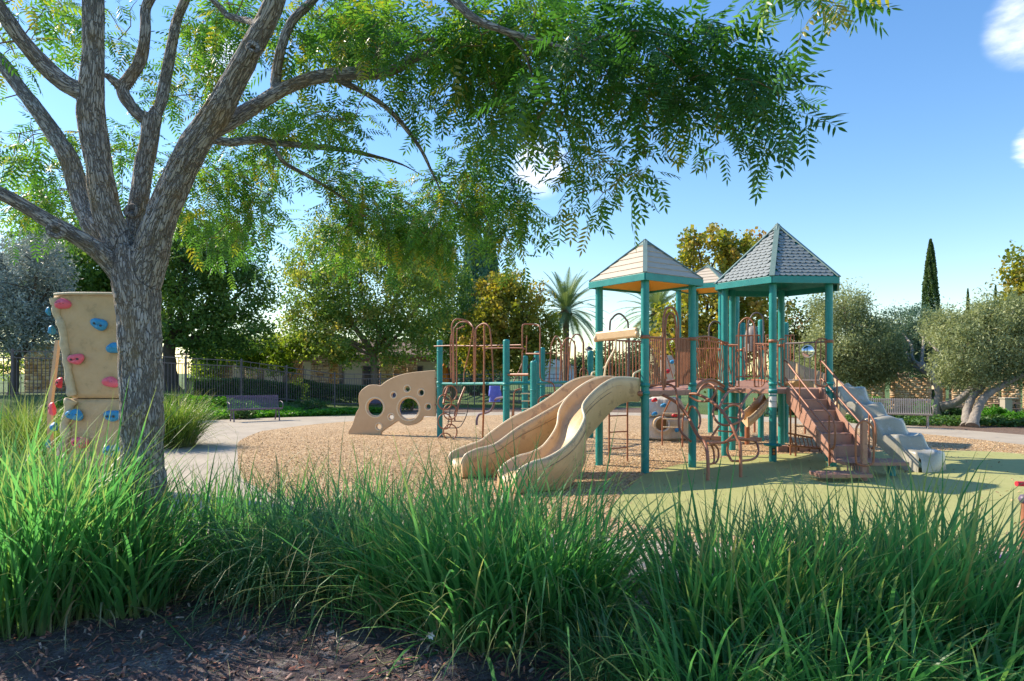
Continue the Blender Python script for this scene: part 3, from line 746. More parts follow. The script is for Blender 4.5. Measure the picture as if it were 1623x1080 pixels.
# round topped posts and guard panels of the far deck, with the tan tunnel slide
fd = [(6.25, 15.6), (7.1, 16.1), (6.65, 17.2), (5.75, 16.6)]
for x, y, z in ((at(1177, 0, 17.6).x, 17.6, 3.05), (at(1206, 0, 16.6).x, 16.6, 3.05), (at(1245, 0, 16.2).x, 16.2, 2.95), (at(1126, 0, 19).x, 19, 1.38)): post(x, y, z)
deck([(5.95, 15.7), (6.65, 15.7), (6.65, 17.2), (5.95, 17.2)], DZ + .1)
guard((5.95, 15.7), (6.75, 15.7), 1.62, 2.6, 8); guard((5.3, 15.9), (5.95, 15.7), 1.62, 2.6, 6)
pipe(P((1186, 545, 16), (1186, 515, 16), (1192, 500, 16), (1199, 496, 16), (1207, 500, 16), (1210, 512, 16), (1210, 545, 16)), .018, PS, FENCEM, 'entry_arch')
pipe(P((1124, 540, 15), (1124, 520, 15), (1129, 511, 15), (1137, 510, 15), (1142, 515, 15)), .017, PS, FENCEM, 'entry_arch')
mb = MB(); q = at(1193, 520, 16.8); mb.lathe([(.001, .36), (.09, .33), (.16, .24), (.19, .1), (.19, -.3)], (q.x, q.y, q.z - .3), 16); mb.build('slide_canopy', BENCHW, PS)
# tan curved slide behind tower B, turning down to the right
def tube_slide(c, r, a0, a1, z0, z1, w=.55, wall=.42, n=34):
    rows = []
    for i in range(n):
        t = i / (n - 1); a = a0 + (a1 - a0) * t; z = z0 + (z1 - z0) * t; row = []
        for (rr, dz) in ((r - .04, wall * .75), (r, wall * .75), (r + .03, .1), (r + .12, 0), (r + w - .12, 0), (r + w - .03, .12), (r + w, wall), (r + w + .05, wall), (r + w + .04, .05), (r + w - .1, -.07), (r + .1, -.07), (r - .04, .02)):
            row.append(Vector((c[0] + rr * math.cos(a), c[1] + rr * math.sin(a), z + dz)))
        rows.append(row)
    mb = MB(); mb.grid(rows, True); k = len(rows[0]); mb.add(rows[0], [tuple(range(k))]); mb.add(rows[-1], [tuple(range(k))])
    return mb.build('curved_slide', TAN, PS, recalc=True)
tube_slide((6.6, 14.9), .28, R(110), R(-60), 1.55, .62, w=.5, wall=.55)
chute(P((1210, 622, 16.6), (1202, 630, 16.4), (1192, 641, 16.2), (1182, 650, 16), (1176, 654, 15.9)), P((1219, 630, 16.3), (1211, 639, 16.1), (1201, 650, 15.9), (1190, 660, 15.7), (1184, 663, 15.6)), n=20, skirt=.2)
for p_ in (gr(1196, 686), gr(1276, 688)): mb = MB(); mb.cyl((p_.x, p_.y, 0), (p_.x, p_.y, 1.0), .03, 10); mb.build('slide_support', BROWN, PS)
post(*gr(1206, 697).xy, 1.27, dome=False, name='platform_post')
# horizontal net-like climbing ladder behind the stairs
ld = MB(); a0, a1 = gr(1253, 722), gr(1261, 724)
for q in (a0, a1): ld.tube([(q.x, q.y, 0), (q.x, q.y, 1.3)], .02, 8)
ld.tube([(a0.x, a0.y, 1.3), (a1.x + .6, a1.y, 1.3)], .02, 8); ld = ld.build('ladder', BROWN, PS)
for z in (.62, .92, 1.18): MB().tube([(a1.x, a1.y, z), (a1.x + .7, a1.y + .1, z)], .014, 8).build('rung', BROWN, ld)
cr = MB(); A_, B_ = at(1249, 687, 13.6), at(1302, 697, 13.2); C_, D_ = at(1249, 706, 13.6), at(1300, 711, 13.2)
cr.tube(crom([A_, (A_ + B_) / 2, B_, (B_ + D_) / 2 + Vector((.05, 0, 0)), D_, (C_ + D_) / 2, C_], 4), .018, 8); cr = cr.build('climbing_rack', BROWN, PS)
for i in range(8):
    t = (i + .5) / 8; MB().tube([A_.lerp(B_, t), C_.lerp(D_, min(1, t + .1))], .012, 6).build('rack_bar', BROWN, cr)

# ---- arched ladder climber (tower A, right front) and the honeycomb climber
al = MB()
al.tube(crom(P((1038, 622, 11.6), (1054, 628, 11.5), (1074, 640, 11.4), (1090, 660, 11.2), (1098, 676, 10.95), (1107, 692, 10.7), (1118, 705, 10.4), (1122, 730, 10.2), (1122, 762, 10.12)), 5), .028, 10)
arc = al.build('honeycomb_climber', BROWN, PS)
def hc(pts, r=.022, closed=False, n=4, name='climber_pipe'): return MB().tube(crom(P(*pts), n, closed), r, 10, closed).build(name, BROWN, arc)
hc([(1122, 703, 10.4), (1145, 702, 10.5), (1160, 698, 10.6), (1171, 696, 10.75), (1200, 698, 11.4)], .02)
hc([(1052, 625, 11.6), (1052, 612, 11.6), (1056, 609, 11.6), (1066, 612, 11.5), (1072, 620, 11.4), (1074, 638, 11.35), (1076, 655, 11.3), (1076, 672, 11.2), (1079, 684, 11.1), (1088, 694, 11.0), (1095, 700, 10.9)], .02)
hc([(1091, 656, 11.2), (1095, 645, 11.1), (1101, 646, 11.05), (1108, 656, 10.95), (1110, 668, 10.9), (1107, 679, 10.8)], .018)
hc([(1093, 625, 11.5), (1104, 625, 11.4), (1122, 633, 11.2), (1140, 647, 11.0), (1152, 662, 10.8), (1162, 680, 10.6), (1170, 698, 10.5), (1173, 705, 10.45), (1174, 728, 10.4), (1174, 757, 10.36)], .026)
hc([(1105, 626, 11.4), (1112, 614, 11.4), (1121, 608, 11.4), (1130, 611, 11.3), (1135, 618, 11.2), (1131, 628, 11.2), (1125, 636, 11.2)], .019)
hc([(1093, 628, 11.5), (1107, 636, 11.4), (1125, 636, 11.2)], .019)
hc([(1140, 646, 11.0), (1148, 630, 11.4), (1156, 621, 12.0), (1166, 619, 12.6), (1172, 622, 13.1)], .022)
hc([(1173, 647, 10.95), (1180, 634, 11.3), (1188, 623, 11.8), (1196, 619, 12.3), (1205, 624, 12.8)], .022)
hc([(1143, 655, 10.9), (1153, 646, 10.95), (1162, 642, 10.95), (1172, 645, 10.9), (1178, 656, 10.8), (1176, 664, 10.75), (1162, 673, 10.65), (1143, 673, 10.8), (1133, 664, 10.9), (1130, 652, 11.0), (1136, 643, 11.1)], .020)
hc([(1173, 647, 10.95), (1171, 660, 10.85), (1171, 674, 10.75), (1167, 684, 10.6), (1158, 694, 10.55), (1150, 701, 10.5)], .020)
hc([(1140, 675, 10.8), (1133, 685, 10.8), (1126, 696, 10.7)], .018)
hc([(1155, 702, 10.5), (1153, 715, 10.5), (1158, 728, 10.45), (1164, 731, 10.4), (1190, 729, 10.7), (1200, 723, 10.9), (1202, 712, 11.0), (1197, 700, 11.2), (1180, 698, 11.0)], .019)
hc([(1127, 704, 10.4), (1131, 715, 10.5), (1132, 730, 10.4), (1129, 735, 10.3), (1122, 736, 10.2)], .016)
hc([(1127, 703, 10.4), (1137, 710, 10.6), (1139, 722, 10.6), (1136, 732, 10.5), (1130, 735, 10.3)], .016)
for a, b, D in (((1146, 640), (1175, 640), 11.2), ((1146, 661), (1172, 663), 10.9), ((1138, 683), (1162, 685), 10.7)): hc([(a[0], a[1], D), (b[0], b[1], D)], .013, name='climber_rung')
ar = MB()
for (x, y0) in ((1049.5, 706), (1081.5, 709)):
    D = 1785 / (y0 - 592); q = at(x, y0, D)
    ar.tube(crom([q, at(x + .5, 670, D), at(x + 3, 655, D), at(x + 13, 634, D - .4)], 5), .02, 8)
ar = ar.build('ladder', BROWN, PS)
for y_, D in ((655, 15.3), (664, 15.4), (677, 15.4)): MB().tube([at(1051, y_, D), at(1083, y_ + 1, D)], .012, 8).build('rung', RIMT, ar)
# deck-edge beams that show between the towers
mb = MB(); mb.beam((*A_N, 1.36), (*A_R, 1.36), .06, .085); mb.build('deck_edge', DECKM, PS, bevel=.006)
# border blocks between rubber and chips
for i in range(5):
    a = gr(1241 + i * 16.5, 716.5); mb = MB(); mb.box((a.x, a.y + .05, .06), (.205, .12, .15)); mb.build('border_block', DECKM, PS, bevel=.01)
# long balance beam behind
mb = MB(); mb.beam(at(1100, 694, 15.6), at(1205, 697, 16.2), .12, .1); mb.build('balance_beam', DECKM, PS)
# ------------------------------------------------ left climbing frame
CF = thing('climbing_frame', 'teal and rusty brown climbing frame with hoop arches left of the double slide', 'climbing frame', (-.5, 16.5, 0))
def cpost(px, top_y, D, r=.075, z0=-.05): q = at(px, top_y, D); return post(q.x, q.y, q.z, CF, r)
pD = [(697, 539, 17.85), (802.5, 538, 15.2), (832, 564, 16.5), (846, 572, 14.6), (851, 557, 17.0), (859.5, 551, 18.0), (936, 556, 17.5)]
for px, ty, D in pD: cpost(px, ty, D, .078 if px != 697 else .078)
def cp(pts, r=.017, name='hoop_bar', mat=BROWN, n=5, par=CF): return MB().tube(crom(P(*pts), n) if n > 1 else P(*pts), r, 8).build(name, mat, par)
for a, b in (((700, 608.5, 17.8), (800, 608.5, 15.3)), ((806, 608, 15.3), (846, 608, 15.6)), ((846, 608, 15.6), (936, 605, 17.5)), ((704, 610, 17.8), (846, 606, 17.5))):
    cp([a, b], .035, 'cross_beam', TEAL, 1)
Dh = 16.6
cp([(715, 600, 17.2), (714, 545, 17.2), (716, 530, 17.2), (720, 528, 17.2)], .016)
cp([(718, 608, 17), (717, 540, 17), (716, 518, 17), (720, 508, 17), (728, 506, 17), (742, 510, 17), (749, 518, 16.8), (751, 530, 16.8), (751, 608, 16.8)], .019)
cp([(720, 608, 16.6), (719, 530, 16.6), (722, 518, 16.6), (729, 511, 16.6), (740, 511, 16.5), (747, 517, 16.5)], .016)
cp([(724, 610, 16.2), (724, 530, 16.2), (728, 521, 16.2), (736, 517, 16.2)], .016)
cp([(753, 606, 16.4), (754, 540, 16.4), (754, 524, 16.4), (760, 516, 16.4), (768, 513, 16.3), (774, 517, 16.2), (777, 526, 16.2), (780, 560, 16.2), (782, 606, 16.2)], .019)
cp([(767.5, 515, 16.0), (767.5, 560, 16.0), (766.5, 640, 16.0), (765, 696, 17.2)], .024, 'fire_pole', RUST)
cp([(750, 520, 16.6), (743, 560, 16.7), (736, 588, 16.8), (735, 606, 16.8)], .014)
cp([(688, 549, 17.9), (716, 548, 17.4), (752, 548.5, 16.8), (826, 547, 15.6)], .016)
cp([(765, 552.5, 16.2), (826, 552, 15.6), (827.5, 560, 15.6), (827, 605, 15.6)], .016)
# far hoops
cp([(828, 552, 16.2), (828, 520, 16.2), (830, 515, 16.2), (836, 514, 16.2), (850, 515, 16.2), (855, 518, 16.1), (856, 530, 16.1), (856, 590, 16), (858, 601, 16), (864, 605, 16), (873, 606, 16), (878, 612, 16), (880, 625, 16)], .018)
cp([(834, 562, 16.8), (835, 532, 16.8)], .014); cp([(834, 561, 16.5), (856, 561, 16.2)], .022, 'grip_bar', RUST, 1)
cp([(802, 594, 15.2), (838, 594, 14.7)], .03, 'grip_bar', RUST, 1)
cp([(834, 588, 16.5), (848, 567, 16.4)], .022, 'brace', BLACK, 1)
cp([(814, 605, 15.6), (826, 580, 15.8), (829, 560, 16)], .012)
for x0, x1, yt, D in ((873, 890, 533, 18), (890, 912, 536, 17.6), (903, 925, 530, 17.2)):
    m = (x0 + x1) / 2
    cp([(x0 - 3, 606, D), (x0, 560, D), (x0 + 1, yt + 14, D), (x0 + 5, yt + 4, D), (m, yt, D), (x1 - 4, yt + 4, D), (x1, yt + 14, D), (x1, 560, D), (x1 + 1, 604, D)], .018)
cp([(863, 560, 18), (900, 560, 18)], .012, n=1); cp([(915, 564, 17.2), (926, 564, 17.2)], .012, n=1)
for x, D in ((882, 18), (888.5, 18), (897, 17.7), (900.5, 17.7), (911, 17.4), (924, 17.2)): cp([(x, 540, D), (x - .5, 606, D)], .013, 'upright_bar', BROWN, 1)
cp([(899, 560, 17.6), (906, 590, 17.6), (905, 604, 17.6)], .012)
cp([(919, 604, 17.2), (920, 588, 17.2), (925, 584, 17.2), (931, 588, 17.2), (932, 600, 17.2)], .013)
# spiral ring climber
rg = None
for i, (cx_, cy_) in enumerate(((713.5, 623.5), (705, 637.5), (713.5, 653), (705, 668), (713.5, 685), (705.5, 699))):
    q = at(cx_, cy_, 17.2); pts = [q + Vector((math.cos(a) * .172, .05 * math.cos(a), math.sin(a) * .20)) for a in np.linspace(0, 2 * math.pi, 22, endpoint=False)]
    MB().tube(pts, .017, 8, True).build('ring', BROWN, CF)
# rope net and curved ladders behind
cp([(703, 640, 17), (706, 625, 17.3), (711, 612, 17.6)], .03, 'red_brown_pipe', RUST); cp([(724, 652, 17.6), (728, 636, 17.8), (737, 614, 18)], .03, 'red_brown_pipe', RUST)
cp([(721, 668, 17.6), (721, 655, 17.7), (727, 641, 17.8)], .022, 'curved_leg')
net = cp([(742, 638, 18), (741, 652, 18), (735, 668, 18), (726, 678, 18), (705, 678, 18)], .012, 'rope_net', BLACK)
cp([(714, 640, 18.3), (712, 660, 18.3), (709, 678, 18.3)], .012, 'rope', BLACK, par=net)
for a, b in (((711, 656), (738, 656)), ((709, 668), (733, 668)), ((722, 640), (743, 641))): cp([(a[0], a[1], 18), (b[0], b[1], 18)], .012, 'rope', BLACK, 1, net)
cp([(755.5, 674, 20), (756, 664, 20), (760, 657, 20), (772, 654, 19.6), (780, 648, 19.2), (785, 634, 18.8), (792, 631, 18.4), (800, 630, 18)], .035, 'climber_pipe', BENCHM)
cp([(768, 655, 19.6), (770, 640, 19.6), (790, 637, 19)], .014, 'climber_pipe', BLACK)
for x, y0, y1 in ((812, 650, 668), (806, 640, 668)): cp([(x, y0, 17), (x, y1, 17)], .016, 'upright_bar', BROWN, 1)
cp([(814, 668, 16.5), (815, 625, 16.5), (820, 618, 16.5), (830, 617, 16.5), (836, 625, 16.5), (837, 640, 16.5)], .02, 'curved_leg')
for y_ in (624, 636, 648): cp([(826, y_, 15.9), (842, y_, 15.9)], .011, 'rung', RIMT, 1)
cp([(853, 640, 16), (855, 632, 16), (862, 628, 16), (874, 625, 16)], .022, 'curved_leg')
# bubble panel
bpo = [(553.5, 686), (560, 673), (566, 655), (571, 646), (570, 636), (571, 624), (578, 616), (587, 611), (598, 611), (604, 612), (615, 604), (632, 596), (655, 591), (686, 588), (690, 588), (690, 588), (690, 592), (690, 620), (690, 656), (690, 659.5), (690, 659.5), (686, 659.5), (672, 659.5), (669, 665), (661, 671), (648, 674), (638, 671), (632, 667), (622, 673), (606, 684), (602, 689.5), (580, 690), (562, 690)]
bho = [(595.5, 646, 14.2), (648.5, 648, 17.2), (625, 626.5, 4.6), (646.5, 616.5, 5), (668.5, 622.5, 5), (679.5, 645, 4.8), (621, 661, 4.8), (601.5, 676.5, 5)]
def pan(px, py):   # panel lies in a vertical plane from (553,18.6) to (697,17.9)
    D = 18.55 + (px - 553) / (697 - 553) * -.6; return at(px, py, D)
x_0 = pan(553.5, 686); x_1 = pan(697, 640); ud = Vector((x_1.x - x_0.x, x_1.y - x_0.y, 0)).normalized(); nd = Vector((ud.y, -ud.x, 0))
def loc2(px, py): q = pan(px, py); return ((q - x_0).dot(ud), q.z)
cu = bpy.data.curves.new('bubble_panel', 'CURVE'); cu.dimensions = '2D'; cu.fill_mode = 'BOTH'; cu.extrude = .035; cu.bevel_depth = .012; cu.bevel_resolution = 1
def spl(pts):
    s = cu.splines.new('POLY'); s.points.add(len(pts) - 1); s.use_cyclic_u = True
    for i, (a, b) in enumerate(pts): s.points[i].co = (a, b, 0, 1)
spl([(v.x, v.y) for v in crom([Vector((*loc2(*p), 0)) for p in bpo], 3, True)])
for cx_, cy_, r_ in bho:
    c = loc2(cx_, cy_); rr = r_ * 18.2 / F_PX; spl([(c[0] + rr * math.cos(a), c[1] + rr * math.sin(a)) for a in np.linspace(0, 2 * math.pi, 24, endpoint=False)])
tmp = bpy.data.objects.new('tmp', cu); COL.objects.link(tmp); dg = bpy.context.evaluated_depsgraph_get(); me = bpy.data.meshes.new_from_object(tmp.evaluated_get(dg)); bpy.data.objects.remove(tmp)
Mp = Matrix.Translation((x_0.x, x_0.y, 0)) @ Matrix((ud, Vector((0, 0, 1)), nd)).transposed().to_4x4()
me.transform(ORIG['climbing_frame'] @ Mp); me.materials.clear(); me.materials.append(BUBT); me.name = 'bubble_panel'
bp = attach(bpy.data.objects.new('bubble_panel', me), CF)
for cx_, cy_, r_ in bho:
    c = loc2(cx_, cy_); rr = r_ * 18.2 / F_PX * 1.12; org = Vector((x_0.x, x_0.y, 0)) + ud * c[0] + Vector((0, 0, c[1])) + nd * .04
    MB().tube([org + ud * (rr * math.cos(a)) + Vector((0, 0, rr * math.sin(a))) for a in np.linspace(0, 2 * math.pi, 24, endpoint=False)], .02, 6, True).build('porthole_rim', RIMT, bp)
for y_ in (600, 642): mb = MB(); q = at(693, y_, 17.88); mb.box(q, (.14, .05, .03)); mb.build('bracket', BROWN, bp)

# ------------------------------------------------ climbing holds and walls
def rock_hold(c, n, size, mat, parent, rot=0, seed=0):
    """two bolted lobes"""
    n = Vector(n).normalized(); u = n.cross(Vector((0, 0, 1))).normalized(); v = u.cross(n) * -1
    u2 = u * math.cos(rot) + v * math.sin(rot); v2 = -u * math.sin(rot) + v * math.cos(rot); rows = []; nn, mm = 18, 7
    for i in range(mm + 1):
        ph = i / mm * math.pi / 2; row = []
        for k in range(nn):
            a = 2 * math.pi * k / nn; rr = 1 + .13 * math.cos(2 * a) + .12 * math.sin(a + seed) + .1 * math.sin(3 * a + seed)
            pr = math.cos(ph) ** .55 * rr; row.append(Vector(c) + (u2 * math.cos(a) * 1.15 + v2 * math.sin(a) * .98) * size * pr + n * size * .75 * math.sin(ph) * (1 + .15 * math.cos(a * 2 + seed)))
        rows.append(row)
    mb = MB(); mb.grid(rows, True); h = mb.build('climbing_hold', mat, parent)
    b = MB()
    for s_ in (-.5, .5): q = Vector(c) + u2 * size * s_; b.cyl(q + n * size * .55, q + n * size * .80, size * .17, 10)
    b.build('bolt', BLACK, h)
    return h
CW = thing('climbing_wall', 'tall tan climbing wall with pink and blue holds, partly hidden by the big tree trunk', 'climbing wall', (-5.7, 9.2, 0))
def cw_block(z0, z1, xl0, xr0, xl1, xr1, yf0, yf1, dep, name, seed):
    rows = []; N_ = 40
    def outline(t):
        xl, xr, yf = xl0 + (xl1 - xl0) * t, xr0 + (xr1 - xr0) * t, yf0 + (yf1 - yf0) * t; pts = []
        c = (xr - xl); base = [(xl - .02, yf + dep * .9), (xl - .05, yf + .3), (xl + .02, yf + .10), (xl + .16, yf - .005), (xl + .45, yf - .03), (xr - .35, yf - .03), (xr - .1, yf + .01), (xr, yf + .12), (xr + .02, yf + dep * .7), (xr - .2, yf + dep), (xl + .3, yf + dep)]
        return crom([Vector((a, b, 0)) for a, b in base], 8, True)
    for i in range(N_ + 1):
        t = i / N_; z = z0 + (z1 - z0) * t; o = outline(t); ins = -.035 if (i in (0, N_)) else 0
        cxm = (xl0 + xr0) / 2; row = []
        for p in o:
            nz = noise.noise(Vector((p.x * 2.2, p.y * 2.2, z * 2.2 + seed))) * .018 + noise.noise(Vector((p.x * 9, p.y * 9, z * 9 + seed))) * .006
            d = Vector((p.x - cxm, p.y - (yf0 + dep / 2), 0)).normalized(); q = p + d * (nz + ins); row.append(Vector((q.x, q.y, z)))
        rows.append(row)
    mb = MB(); mb.grid(rows, True); k = len(rows[0]); mb.add(rows[-1], [tuple(range(k))]); mb.add(rows[0], [tuple(range(k))]); return mb.build(name, TANB, CW)
zs = at(0, 632, 9.0).z; zt = at(0, 466, 9.0).z
xl = lambda px, D=9.0: at(px, 0, D).x
cw_block(-.05, zs - .006, xl(84), xl(206), xl(94), xl(206), 9.0, 9.03, .75, 'lower_section', 3)
cw_block(zs + .006, zt, xl(99), xl(206), xl(78), xl(206), 9.02, 8.95, .75, 'upper_section', 9)
# rough pale ribs on the left corner of each section
for (pa, y0, y1) in (([(82, 472), (86, 500), (93, 520), (98, 560), (104, 600), (109, 628)], 0, 0), ([(107, 634), (100, 660), (97, 690), (92, 720), (90, 750)], 0, 0)):
    m = MB(); pts = [at(x + 3, y, 8.93) + Vector((0, .04, 0)) for x, y in pa]; c_ = crom(pts, 6)
    c_ = [q + Vector((noise.noise(q * 9) * .02, noise.noise(q * 7) * .015, 0)) for q in c_]
    m.tube(c_, [.055 + .02 * noise.noise(q * 14) + (.02 if y_ < .1 else 0) for y_, q in zip(np.linspace(0, 1, len(c_)), c_)], 12); m.build('rough_rib', CREAM, CW)
mb = MB(); mb.tube(crom([at(86, 467, 8.93), at(110, 465.5, 8.9), at(150, 465.5, 8.9), at(185, 466, 8.92)], 5), .02, 8); mb.build('top_edge', CREAM, CW)
F_ = (0, -1, 0); FL = (-1, -.3, 0)
for px, py, D, n_, s_, m_, ro in ((100, 481, 8.94, F_, .085, PINK, .0), (159, 515, 8.93, F_, .09, BLUEH, -.35), (122, 570, 8.95, F_, .085, PINK, 0.1), (176, 605, 8.96, F_, .085, PINK, -.2), (182, 551, 8.94, F_, .085, BLUEH, 0),
                                   (78, 494, 9.15, FL, .05, BLUEH, 1), (84, 524, 9.1, FL, .07, BLUEH, .2), (97, 608, 9.0, (-.7, -.7, 0), .08, REDH, .3), (120, 657, 8.95, F_, .09, BLUEH, -.15), (179, 660, 8.95, F_, .09, BLUEH, 0),
                                   (128, 702, 8.93, F_, .09, PINK, -.1), (178, 715, 8.93, F_, .09, BLUEH, 0), (88, 676, 9.05, FL, .07, BLUEH, 0), (78, 704, 9.1, FL, .06, BLUEH, .5), (86, 650, 9.2, FL, .08, PINK, .9)):
    rock_hold(at(px, py, D), n_, s_, m_, CW, ro, px)
mb = MB(); mb.beam(at(92, 540, 9.75), at(80, 640, 9.6), .05, .06); mb.beam(at(80, 640, 9.6), at(79, 760, 9.6), .05, .06); mb.build('side_frame', TAN, CW)

# white rock climber behind tower A
WR = thing('rock_climber', 'off-white moulded rock climber with round crawl hole beneath the middle tower deck', 'rock climber', (at(1057, 0, 17).x, 17, 0))
def rock(z0, z1, r0, r1, dx, seed, hole=None, name='rock_body', depth=.45):
    rows = []; c = at(1057, 0, 16.9); n_, k_ = 26, 40
    for i in range(n_ + 1):
        t = i / n_; z = z0 + (z1 - z0) * t; r = r0 + (r1 - r0) * t; r *= 1 - .25 * (1 - sst(min(t, 1 - t) * 9)) ; row = []
        for k in range(k_):
            a = 2 * math.pi * k / k_; q = Vector((math.cos(a), math.sin(a) * .6, z * 1.2))
            rr = r * (1 + .16 * noise.noise(q * 2.1 + Vector((seed, 0, 0))) + .07 * noise.noise(q * 5 + Vector((seed, 3, 0))))
            p = Vector((c.x + dx + rr * math.cos(a), 17 + rr * .7 * math.sin(a), z)); row.append(p)
        rows.append(row)
    mb = MB()
    fs = []
    n = k_; vs = [p for r in rows for p in r]
    for i in range(n_):
        for k in range(n):
            k2 = (k + 1) % n; f = (i * n + k, i * n + k2, (i + 1) * n + k2, (i + 1) * n + k)
            if hole:
                m = (vs[f[0]] + vs[f[2]]) / 2
                if abs(m.x - hole[0]) ** 2 + (m.z - hole[1]) ** 2 < hole[2] ** 2 : continue
            fs.append(f)
    mb.add(vs, fs, True); mb.add(rows[-1], [tuple(range(n))]); o = mb.build(name, WROCK, WR)
    return o
hc_ = at(1050, 673, 16.4)
rock(0, at(0, 662, 16.7).z, .56, .60, 0, 1.0, (hc_.x, hc_.z, .17), 'lower_rock')
rock(at(0, 661, 16.7).z, at(0, 630, 16.7).z, .58, .40, -.03, 5.0, None, 'middle_rock')
rock(at(0, 630, 16.7).z + .02, at(0, 563, 16.7).z, .20, .18, .02, 9.0, None, 'upper_rock')
mb = MB(); q = hc_; mb.tube([q + Vector((math.cos(a) * .18, .05 + .04 * math.sin(2 * a), math.sin(a) * .18)) for a in np.linspace(0, 2 * math.pi, 26, endpoint=False)], .028, 8, True); mb.build('hole_rim', WROCK, WR)
rows = [[hc_ + Vector((math.cos(a) * .18, .06 + d_, math.sin(a) * .18)) for a in np.linspace(0, 2 * math.pi, 26, endpoint=False)] for d_ in (0, .3)]
mb = MB(); mb.grid(rows, True); mb.add(rows[1], [tuple(range(26))]); mb.build('hole_lining', TAN, WR)
for px, py, m_ in ((1038, 634, REDH), (1052, 643, BLUEH), (1038, 656, BLUEH), (1070, 658, REDH), (1073, 682, BLUEH), (1058, 589, REDH), (1066, 574, BLUEH)):
    rock_hold(at(px, py, 16.55 if py > 600 else 16.85), F_, .06, m_, WR, .3, px)

# spring rider cut by the right edge of the view
SR = thing('spring_rider', 'spring rider with red handle bar and brown post at the right edge', 'spring rider', gr(1624, 905))
q = gr(1622, 905); mb = MB(); mb.cyl((q.x + .02, q.y, 0), (q.x + .02, q.y, .60), .035, 12); mb.build('upright', BROWN, SR)
mb = MB(); mb.lathe([(.001, .66), (.04, .65), (.055, .62), (.045, .59), (.036, .585)], (q.x + .02, q.y, 0), 14); mb.build('cap', BENCHM, SR)
D = q.y; a = at(1611, 767, D); mb = MB(); mb.tube([a, at(1650, 768, D), at(1690, 780, D)], .022, 12); mb.build('handle_bar', REDH, SR)
mb = MB(); c = at(1612, 880, D - .1); mb.box(c + Vector((.12, 0, -.05)), (.5, .28, .04)); mb.box(c + Vector((.25, 0, -.25)), (.3, .1, .3)); mb.build('seat', PURP, SR, bevel=.02)
# blue cloth hung on the purple pipe
rows = []
for i in range(14):
    t = i / 13; row = []
    for k in range(20):
        a = 2 * math.pi * k / 20; w = (.15 + .05 * t) * (1 - .30 * sst((t - .6) / .1)); fold = 1 + .22 * math.sin(a * 5 + t * 3) * t
        c = at(784, 612 + 25 * t, 18.9); row.append(c + Vector((math.cos(a) * w * fold, math.sin(a) * .09 * fold, 0)))
    rows.append(row)
mb = MB(); mb.grid(rows, True); mb.add(rows[0], [tuple(range(20))]); o = mb.build('jacket', BLUEC); tag(o, 'blue jacket hung under the teal beam of the climbing frame', 'jacket')
# ------------------------------------------------ metal fence behind the path
FN = thing('metal_fence', 'dark bronze picket fence with flat top rails running behind the path and bench', 'fence', (-10, 30, 0))
fp = [(-23.5, 20.5), (-20.9, 22.8), (-18.4, 24.4), (-15.8, 25.7), (-13.3, 27), (-12.05, 29.5), (-10.85, 31.9), (-9.1, 34), (-7, 35.2), (-4.6, 36.2), (-2.1, 37), (.4, 37.7), (2.9, 38.2)]
FH = 1.68; pk = MB(); pk.box((0, 0, .76), (.02, .02, 1.40)); pkm = pk.mesh('picket', FENCEM, None); pc = 0
pk2 = MB(); pk2.box((0, 0, .84), (.026, .026, 1.62)); 
for i, (x, y) in enumerate(fp):
    z = gz(x, y) - .03; m = MB(); m.box((x, y, z + FH / 2 + .02), (.07, .07, FH + .08)); m.lathe([(.05, z + FH + .06), (.05, z + FH + .075), (.0005, z + FH + .11)], (x, y, 0), 4, smooth=False); m.build('fence_post', FENCEM, FN)
    if i + 1 < len(fp):
        x2, y2 = fp[i + 1]; z2 = gz(x2, y2) - .03
        m = MB()
        for h in (FH, FH - .24, .14): m.beam((x, y, z + h), (x2, y2, z2 + h), .035, .035)
        m.build('fence_rail', FENCEM, FN)
        L = math.hypot(x2 - x, y2 - y); n = int(L / .125)
        for k in range(1, n):
            t = k / n; xx, yy, zz = x + (x2 - x) * t, y + (y2 - y) * t, z + (z2 - z) * t
            if pc < 300:
                o = bpy.data.objects.new('picket', pkm); COL.objects.link(o); o.parent = FN
                o.matrix_local = ORIG['metal_fence'] @ Matrix.Translation((xx, yy, zz)) @ (Matrix.Scale(1.17, 4, (0, 0, 1)) if k % 4 == 0 else Matrix.Identity(4)); pc += 1

